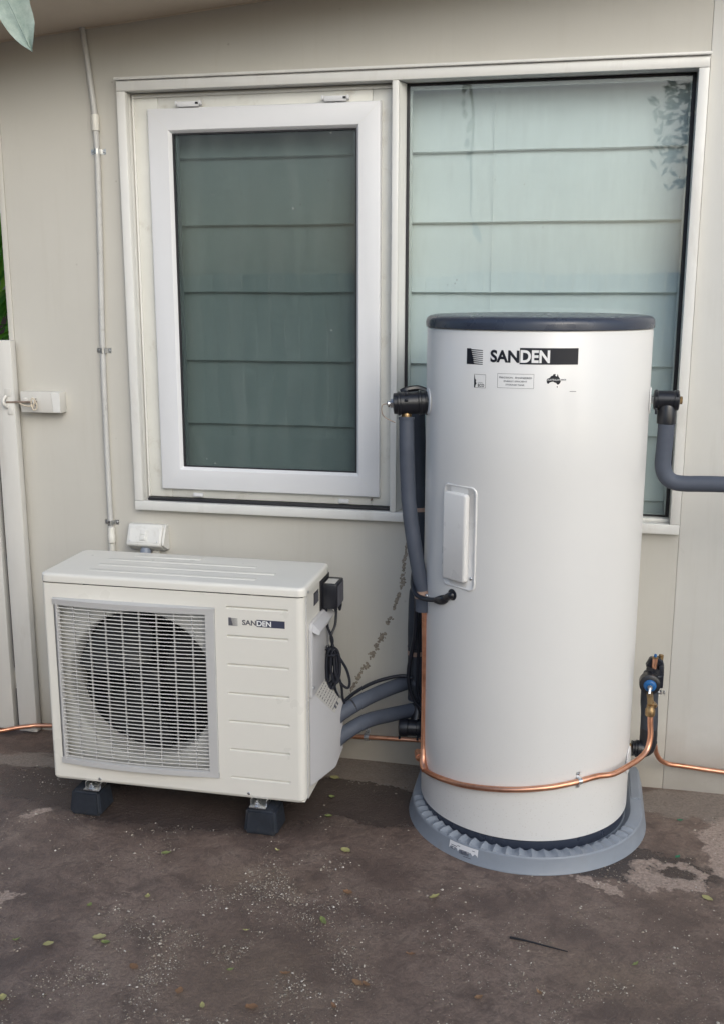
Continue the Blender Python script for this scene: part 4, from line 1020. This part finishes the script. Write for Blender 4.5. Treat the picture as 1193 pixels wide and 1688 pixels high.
# cables
cb = thing('power_cable', 'black cable looping from the tank gland down behind the lagged pipe', 'cable', (-.1, -.4, .7))
MB().tube([(-.040, -.535, .737), (-.060, -.518, .722), (-.090, -.492, .710), (-.118, -.470, .706), (-.143, -.452, .712), (-.158, -.42, .730), (-.166, -.36, .748), (-.178, -.26, .735), (-.186, -.19, .69), (-.186, -.17, .62), (-.188, -.168, .50), (-.199, -.168, .43), (-.208, -.17, .366), (-.205, -.17, .313), (-.188, -.17, .262), (-.16, -.17, .232), (-.13, -.18, .21)], .0068, 10, 8).build('sheath', 'cable', cb)
MB().tube([(-.078, -.502, .7125), (-.062, -.515, .718), (-.046, -.530, .727), (-.040, -.535, .733)], lambda t: .0085+.0055*sin(pi*min(1, t*1.1)), 14, 5).build('gland_body', 'black', cb)
MB().tube([(-.044, -.532, .730), (-.033, -.542, .740), (-.026, -.548, .744), (-.020, -.541, .746), (-.015, -.53, .746)], .0105, 14, 6).build('gland_elbow', 'black', cb)
p = Vector(cyl(-.2205, .746, 0)); n_ = Vector((p.x-TX, p.y-TY, 0)).normalized()
MB().lathe([(.0165, 0), (.0165, .002), (.013, .0035), (.010, .004)], p-n_*.0008, n_, 24).build('grommet', 'cable', cb)
cb2 = thing('sensor_cable', 'black cable arching over the upper lagged pipe to the outdoor unit', 'cable', (-.3, -.24, .3))
MB().tube([(-.420, -.365, .270), (-.402, -.345, .283), (-.383, -.300, .305), (-.350, -.25, .321), (-.310, -.21, .333), (-.262, -.18, .341), (-.225, -.165, .343), (-.195, -.17, .34)], .0062, 10, 8).build('sheath', 'cable', cb2)
cb3 = thing('tied_cable', 'black cable tied straight along the dark pipe behind the tank', 'cable', (-.19, -.15, .4))
MB().tube([(-.150, -.40, .74), (-.160, -.34, .755), (-.170, -.24, .72), (-.173, -.17, .64), (-.176, -.150, .56), (-.180, -.145, .45), (-.182, -.145, .30), (-.170, -.15, .25)], .0058, 10, 8).build('sheath', 'cable', cb3)
# wall copper, left and right
cl = thing('copper_wall_pipe', 'copper pipe running low along the wall from the unit to the tank', 'pipe', (-.8, -.03, .03))
MB().tube([(-2.1, -.42, -.012), (-1.95, -.26, -.012), (-1.80, -.155, -.012), (-1.735, -.120, -.010), (-1.69, -.10, -.004), (-1.645, -.085, .0), (-1.59, -.07, .002), (-1.3, -.04, .008), (-.9, -.022, .022), (-.5, -.022, .043), (-.379, -.022, .049), (-.192, -.022, .055), (.0, -.022, .06), (.4, -.022, .06)], .0078, 12, 8).build('tube', 'copper', cl)
saddle(-.379, .049, cl, True, .0088, 'steel', -.022)
cr_ = thing('copper_outlet_pipe', 'copper pipe bending out of the lower right valve along the white wall', 'pipe', (.7, -.03, .05))
MB().tube([(.560, -.20, .245), (.574, -.165, .205), (.586, -.125, .160), (.595, -.085, .115), (.612, -.06, .080), (.640, -.038, .058), (.69, -.026, .049), (.82, -.024, .040), (1.2, -.024, .02), (2.0, -.024, .0)], .0078, 12, 8).build('tube', 'copper', cr_)
# right upper fitting
rv = thing('upper_right_fitting', 'black lagged tee fitting at the upper right of the tank', 'pipe fitting', (.54, -.31, 1.28))
disc(86, 1.283, rv, .038)
MB().lathe([(.010, 0), (.013, .001), (.013, .010), (.010, .011)], (TX+TR+.002, -.305, 1.283), (1, 0, 0), 6).build('hex_nut', 'steel', rv)
MB().lathe([(.018, 0), (.026, .001), (.029, .004), (.029, .010), (.0265, .012), (.0265, .056), (.029, .058), (.029, .068), (.026, .070), (.02, .071)], (.507, -.305, 1.283), (1, -.02, 0), 28).build('tee_body', 'black', rv)
MB().lathe([(.0235, 0), (.0265, .002), (.0265, .05), (.02, .06)], (.5455, -.306, 1.215), (0, 0, 1), 24).build('tee_branch', 'black', rv)
mb = MB(); nut(mb, Vector((.578, -.306, 1.283)), (1, 0, 0), .011, .008); mb.build('end_nut', 'brass', rv)
mb = MB(); mb.box(.511, .517, -.337, -.328, 1.245, 1.262, .001); mb.box(.512, .518, -.336, -.330, 1.296, 1.310, .001); mb.box(.568, .574, -.336, -.330, 1.296, 1.310, .001); mb.build('clip_lug', 'cable', rv)
pr2 = thing('lagged_outlet_pipe', 'slate lagged pipe bending from the upper right fitting out of the picture', 'pipe', (.6, -.31, 1.05))
MB().tube([(.5465, -.31, 1.216), (.5455, -.31, 1.17), (.5435, -.31, 1.125), (.5440, -.31, 1.095), (.553, -.31, 1.068), (.573, -.31, 1.051), (.604, -.31, 1.046), (.65, -.31, 1.047), (.72, -.31, 1.048), (.95, -.31, 1.046), (1.2, -.29, 1.045), (1.35, -.20, 1.045), (1.40, -.0, 1.045)], lambda t: .0235 if t < .02 else .0230, 22, 8, wob=.02).build('lagging', 'foam', pr2)
# lower right valve assembly
va = thing('cold_water_valve', 'black valve assembly with a blue dial at the lower right of the tank', 'valve', (.55, -.22, .2))
disc(80, .207, va, .042)
MB().lathe([(.009, 0), (.012, .001), (.012, .010), (.009, .012)], (TX+TR*.99, -.262, .207), (1, 0, 0), 8).build('nut', 'brass', va)
MB().lathe([(.018, 0), (.024, .001), (.024, .005), (.020, .0055), (.020, .008), (.024, .0085), (.024, .014), (.022, .016), (.022, .05)], (.506, -.255, .200), (1, .1, -.02), 24).build('elbow_collar', 'black', va)
MB().tube([(.520, -.252, .199), (.540, -.248, .197), (.553, -.243, .208), (.556, -.238, .235), (.556, -.232, .258)], lambda t: .0265, 20, 6).build('elbow', 'black', va)
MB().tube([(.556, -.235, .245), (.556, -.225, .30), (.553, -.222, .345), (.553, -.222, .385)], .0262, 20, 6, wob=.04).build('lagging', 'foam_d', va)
MB().lathe([(.020, 0), (.030, .002), (.031, .006), (.031, .040), (.022, .045)], (.549, -.236, .418), (-.03, -1, 0), 28).build('dial_housing', 'black', va)
dl = MB().lathe([(.0180, 0), (.0190, .002), (.0165, .006), (.012, .008), (.008, .0085), (.008, .011), (.004, .0115)], (.5478, -.281, .418), (-.03, -1, 0), 28).build('dial', 'blue', va)
MB().lathe([(.0075, 0), (.0075, .003), (.002, .004)], (.5476, -.2925, .417), (0, -1, 0), 12).build('dial_screw', 'steel', dl)
MB().prism([(.5435, -.297, .418), (.5505, -.297, .418), (.5480, -.312, .386), (.5400, -.312, .386)], (0, -.003, 0), .0006).build('lever', 'steel', va)
mb = MB(); mb.lathe([(.009, 0), (.0135, .003), (.0145, .008), (.0145, .022), (.0115, .026), (.011, .036)], (.5475, -.352, .349), (0, 0, 1), 12); mb.lathe([(.010, 0), (.0115, .003), (.010, .012)], (.5540, -.34, .378), (.6, 0, .6), 8); mb.tube([(.5475, -.352, .380), (.5480, -.325, .392), (.548, -.285, .395)], .0095, 12, 5); mb.build('brass_outlet', 'brass', va)
MB().tube([(.560, -.222, .405), (.562, -.222, .44), (.564, -.222, .458)], lambda t: .0275-.003*t, 18, 5, wob=.12).build('upper_lagging', 'black', va)
mb = MB(); mb.lathe([(.029, 0), (.031, .003), (.029, .007), (.024, .008)], (.561, -.222, .432), (.03, 0, 1), 24); mb.box(.574, .590, -.24, -.205, .395, .468, .004); mb.prism([(.536, -.225, .455), (.592, -.225, .455), (.588, -.225, .474), (.574, -.225, .486), (.548, -.225, .482)], (0, .03, 0), .003); mb.build('clip_cover', 'cable', va)
mb = MB(); mb.tube([(.5605, -.234, .448), (.5615, -.234, .476), (.562, -.234, .4925)], .0078, 12, 4); mb.build('copper_stub', 'copper', va)
MB().lathe([(.0095, 0), (.0095, .003), (.007, .004)], (.562, -.234, .490), (0, 0, 1), 12).build('stub_collar', 'brass', va)
MB().lathe([(.0042, 0), (.0042, .008), (.002, .0095)], (.562, -.234, .494), (0, 0, 1), 10).build('blue_tip', 'blue', va)
MB().tube([(.578, -.20, .445), (.581, -.20, .475), (.582, -.20, .490)], .0075, 12, 4).build('brass_stub', 'brass', va)
mb = MB(); mb.lathe([(.005, 0), (.005, .008)], (.575, -.225, .378), (1, 0, 0), 10); nut(mb, Vector((.583, -.225, .378)), (1, 0, 0), .0075, .006); nut(mb, Vector((.592, -.225, .378)), (1, 0, 0), .0068, .006); mb.build('side_nut', 'steel', va)
MB().box(.575, .582, -.25, -.243, .218, .226, .001).build('clip_pin', 'cable', va)

# ------------------------------------------------------------------ hanging leaf near the camera
hl = thing('hanging_leaf', 'large grey green leaf hanging into the top left corner', 'leaf', (-.28, -2.3, 1.86))
def leafblade(base, tip, nrm, w, name, mat, parent, n=14):
    b, t = Vector(base), Vector(tip); d = t-b; L_ = d.length; u = d.normalized(); s_ = u.cross(Vector(nrm)).normalized(); nn = s_.cross(u)
    mb = MB(); R3 = []
    for i in range(n+1):
        q = i/n; ww = w*(sin(pi*min(1, q*.92+.08))**.75)*(1 if q < .98 else .15)*(1+.05*sin(q*17)); c = b+d*q+nn*(-.006*sin(pi*q))
        R3.append([c-s_*ww+nn*.006+nn*.002*sin(q*23), c-s_*ww*.5+nn*.004, c, c+s_*ww*.5+nn*.004, c+s_*ww+nn*.006+nn*.002*cos(q*19)])
    for A, B in zip(R3[:-1], R3[1:]):
        for k in range(4): mb.face([A[k], A[k+1], B[k+1], B[k]])
    return mb.build(name, mat, parent, angle=80)
leafblade((-.300, -2.31, 1.935), (-.2585, -2.30, 1.8270), (.15, -1, .25), .0205, 'blade', 'sage', hl)
MB().tube([(-.300, -2.31, 1.935), (-.306, -2.31, 1.96), (-.318, -2.30, 1.99)], .0016, 6, 4).build('stem', 'bark', hl)
MB().tube([(-.2995, -2.3125, 1.933), (-.283, -2.312, 1.89), (-.260, -2.303, 1.832)], .0007, 5, 4).build('midrib', 'sage', hl)
bt = thing('leafy_branch', 'thin branch above the frame that carries the hanging leaf', 'branch', (-.318, -2.3, 1.99))
MB().tube([(-.318, -2.30, 1.988), (-.325, -2.32, 2.2), (-.36, -2.36, 2.7), (-.7, -2.5, 3.2), (-2.0, -2.8, 3.5), (-3.6, -3.0, 3.3), (-4.4, -3.1, 2.6)], lambda t: .003+.02*t, 8, 6).build('stem', 'bark', bt)
rnd = random.Random(4)
for k in range(9):
    x = -.34-.01*k; y = -2.33-.01*k; z = 2.25+.07*k
    leafblade((x, y, z), (x+rnd.uniform(-.03, .05), y+rnd.uniform(-.05, .05), z-.02+rnd.uniform(.05, .10)), (.3, -1, .2), .019, 'leaf', 'sage', bt, 8)

# ------------------------------------------------------------------ fallen leaves, twig, grit
LV = [(-.814, -.786, 'g', 1.0, 'moss green crumpled leaf in front of the fan unit'), (-.778, -1.001, 'y', .9, 'pale yellow folded leaf midway between the unit and the left foreground'),
      (-.912, -1.073, 'g', .8, 'thin green upright leaf sliver left of the folded yellow leaf'), (-.936, -1.250, 'y', 1.2, 'broad yellow green leaf in the left foreground'),
      (-.824, -1.197, 'y', 1.3, 'pale upper leaf of the overlapping pair in the left foreground'), (-.797, -1.218, 'g', 1.1, 'olive lower leaf of the overlapping pair in the left foreground'),
      (-1.023, -1.253, 'g', .8, 'small green leaf at the left edge of the concrete'), (-.937, -1.461, 'y', .9, 'yellow leaf in the bottom left corner'),
      (-.502, -.702, 'y', .8, 'pale leaf on the soil beside the right rubber block'), (-.403, -.479, 'g', .9, 'olive leaf right of the right rubber block'),
      (-.307, -.664, 'y', 1.1, 'yellow crescent leaf between the unit and the tray'), (-.286, -1.013, 'g', 1.2, 'green yellow leaf in the middle of the concrete'),
      (-.469, -1.091, 'y', .8, 'small yellow leaf with a brown base in the middle foreground'), (-.457, -1.252, 'g', .8, 'small green leaf low in the middle foreground'),
      (-.324, -1.237, 'o', .9, 'orange brown leaf in the centre foreground'), (-.548, -1.348, 'o', .9, 'rust leaf left of the bottom centre'),
      (-.366, -1.368, 'o', 1.0, 'dark red brown leaf at the bottom centre'), (-.477, -1.387, 'y', 1.0, 'pale leaf beside the dark red brown one'),
      (-.148, -1.234, 'o', 1.1, 'orange leaf right of the bottom centre'), (-.253, -.874, 'o', 1.0, 'faded orange leaf between the unit and the tray'),
      (-.690, -1.287, 'o', .9, 'brown leaf right of the overlapping pair'), (-.182, -1.327, 'o', .9, 'flat brown leaf near the bottom centre'),
      (-.021, -.844, 'y', 1.1, 'curled yellow leaf in front of the drip tray'), (.638, -.495, 't', .9, 'teal green leaf scrap on the pale patch'),
      (.664, -.259, 't', .7, 'teal green leaf scrap near the right wall'), (.700, -.694, 'y', 1.1, 'yellow brown leaf near the right edge'),
      (-.043, -1.102, 'o', .9, 'orange leaf below the curled yellow one'), (-.127, -1.234, 'o', 1.0, 'ochre leaf left of the dark twig'),
      (.497, -1.025, 'g', 1.0, 'dull olive leaf right of the dark twig'), (.274, -1.181, 'o', .8, 'small rust leaf below the twig'), (.137, -1.230, 'o', .7, 'tiny red brown leaf below the twig'),
      (-.454, -.186, 'y', 1.1, 'dry olive leaf on the concrete by the pipe cover'), (-.424, -.351, 'g', .9, 'dull leaf on the wet concrete beside the unit')]
rnd = random.Random(21)
for x, y, c, s_, lb_ in LV:
    mb = MB(); a = rnd.uniform(0, pi); L_ = .0145*s_*rnd.uniform(.75, 1.1); w = L_*rnd.uniform(.38, .72); curl = rnd.uniform(.3, 1.5); n = 7; z0 = gz(x, y)+.0022
    ux, uy = cos(a), sin(a); R3 = []
    for i in range(n+1):
        q = i/n; ww = w*sin(pi*(q*.96+.02))**.8*rnd.uniform(.82, 1.15); up_ = .004*curl*abs(2*q-1)**2
        c0 = Vector((x+ux*L_*(2*q-1), y+uy*L_*(2*q-1), z0+up_)); sv = Vector((-uy, ux, 0))
        R3.append([c0-sv*ww+Vector((0, 0, .55*ww*curl)), c0, c0+sv*ww*1.05+Vector((0, 0, .45*ww*curl+.001*sin(i*2.1)))])
    for A, B in zip(R3[:-1], R3[1:]):
        for k in range(2): mb.face([A[k], A[k+1], B[k+1], B[k]])
    mb.build('fallen_leaf', 'leaf_'+c, None, lb_, loc=(x, y, z0), cat='leaf', group='leaves fallen on the concrete', angle=80)
MB().tube([(.191, -.984, GZ+.005), (.23, -.992, GZ+.007), (.28, -1.001, GZ+.0055), (.336, -1.011, GZ+.004)], lambda t: .0032-.0018*t, 7, 5).build('twig', 'rubber', None, 'thin dark twig lying on the concrete in front of the tray', loc=(.26, -1, GZ), cat='twig')
mb = MB(); rnd = random.Random(31); cnt = 0
while cnt < 14000:
    x = rnd.uniform(-1.5, 1.0); y = rnd.uniform(-1.65, -.2)
    d = .10+1.0*math.exp(-(((x+.45)/.36)**2+((y+1.32)/.22)**2))+.8*math.exp(-(((x+.50)/.20)**2+((y+.86)/.09)**2))+.35*math.exp(-(((x-.4)/.35)**2+((y+1.15)/.16)**2))
    d *= max(0, .12+2.2*(noise.noise(Vector((x*8, y*8, 1.3)))+.12)+1.1*noise.noise(Vector((x*25, y*25, 4.3))))
    if rnd.random() > d or (x-TX)**2+(y-TY)**2 < .14 or (UX-.02 < x < UX+UW and y > UY-.02): continue
    cnt += 1; r = min(.0050, .00095*math.exp(abs(rnd.gauss(0, .62)))); z = gz(x, y)+r*.3
    k = 5; th = rnd.uniform(0, 6); asp = rnd.uniform(.5, 1); ca, sa = cos(th), sin(th)
    ring = []
    for i in range(k):
        t = 2*pi*i/k; a_, b_ = r*cos(t)*rnd.uniform(.7, 1.2), r*asp*sin(t)*rnd.uniform(.7, 1.2); ring.append((x+a_*ca-b_*sa, y+a_*sa+b_*ca, z-r*.2))
    tp = (x+rnd.uniform(-.2, .2)*r, y, z+r*.55)
    vs = [mb.b.verts.new(p) for p in ring]; tv = mb.b.verts.new(tp)
    for i in range(k): mb.b.faces.new((vs[i], vs[(i+1) % k], tv))
o = mb.build('grit', 'grit', None, 'pale grit and stone chips scattered over the concrete', smooth=False, cat='grit', kind='stuff')

# ------------------------------------------------------------------ the garden behind the camera (seen only in the glass and gloss; hedge added to block sky)
bf = thing('back_fence', 'weathered timber fence across the garden behind the photographer', 'fence', (0, -7.5, GZ))
p0 = MB().box(-6, -5.86, -7.5, -7.48, -.02, 1.75, .002).build('paling', 'fence', bf, loc=(-6, -7.5, -.02))
for i in range(1, 80): dup(p0, bf, (i*.15, 0, 0))
MB().box(-6, 6, -7.54, -7.5, .3, .38).box(-6, 6, -7.54, -7.5, 1.4, 1.48).build('rail', 'fence', bf)
def tree(x, y, h, r, seed, lb_):
    t = thing('garden_tree', lb_, 'tree', (x, y, GZ), 'garden trees behind the photographer'); rn = random.Random(seed)
    mb = MB(); mb.tube([(x, y, -.05), (x+.1, y, h*.35), (x-.05, y+.1, h*.7)], lambda q: .12*(1-.6*q), 8, 4)
    cl_ = []
    for k in range(9):
        a = rn.uniform(0, 6.3); e = (x+cos(a)*r*rn.uniform(.3, .8), y+sin(a)*r*rn.uniform(.3, .8), h*rn.uniform(.5, .95)); cl_.append(e)
        mb.tube([(x+.05, y, h*rn.uniform(.3, .5)), ((x+e[0])/2, (y+e[1])/2, e[2]*.85), e], lambda q: .05*(1-.8*q), 6, 3)
    mb.build('trunk', 'bark', t); mb = MB()
    for e in cl_+[(x, y, h*.85)]*2:
        for _ in range(380):
            d = Vector((rn.gauss(0, 1), rn.gauss(0, 1), rn.gauss(0, .8))); d = d.normalized()*r*.55*rn.random()**.4; p = Vector(e)+d
            u = Vector((rn.uniform(-1, 1), rn.uniform(-1, 1), rn.uniform(-1, 1))).normalized(); v = u.orthogonal().normalized(); l = rn.uniform(.05, .09)
            mb.face([p-u*l, p+v*l*.4, p+u*l, p-v*l*.4])
    mb.build('crown', 'leaf', t, smooth=False)
tree(-7.6, -7.2, 4.6, 1.7, 1, 'bushy tree at the left of the garden behind the photographer')
tree(4.4, -6.6, 4.2, 1.5, 2, 'bushy tree at the right of the garden behind the photographer')
tree(2.0, -9.0, 4.3, 1.5, 3, 'tree beyond the back fence behind the photographer')

hg_ = thing('sky_blocking_hedge', 'tall added hedge out of view that blocks the sky on the left', 'hedge', (-4.4, -4.2, GZ))  # added out of view to darken the left wall and tank side
mb = MB(); mb.box(-4.9, -4.2, -7.2, -1.6, -.02, 2.9); mb.build('core', 'bark', hg_)
mb = MB(); rn = random.Random(8)
for _ in range(9000):
    f = rn.random()
    p = Vector((-4.2+rn.gauss(0, .06), rn.uniform(-7.2, -1.6), rn.uniform(0, 2.95))) if f < .6 else Vector((rn.uniform(-4.9, -4.2), rn.uniform(-7.2, -1.6), 2.9+rn.gauss(0, .06))) if f < .8 else Vector((rn.uniform(-4.9, -4.2), -1.6+rn.gauss(0, .06), rn.uniform(0, 2.95)))
    u = Vector((rn.uniform(-1, 1), rn.uniform(-1, 1), rn.uniform(-1, 1))).normalized(); v = u.orthogonal().normalized(); l = rn.uniform(.03, .07)
    mb.face([p-u*l, p+v*l*.45, p+u*l, p-v*l*.45])
mb.build('foliage', 'leaf', hg_, smooth=False)

for o in list(bpy.data.objects):
    if '_o' in o.keys(): del o['_o']
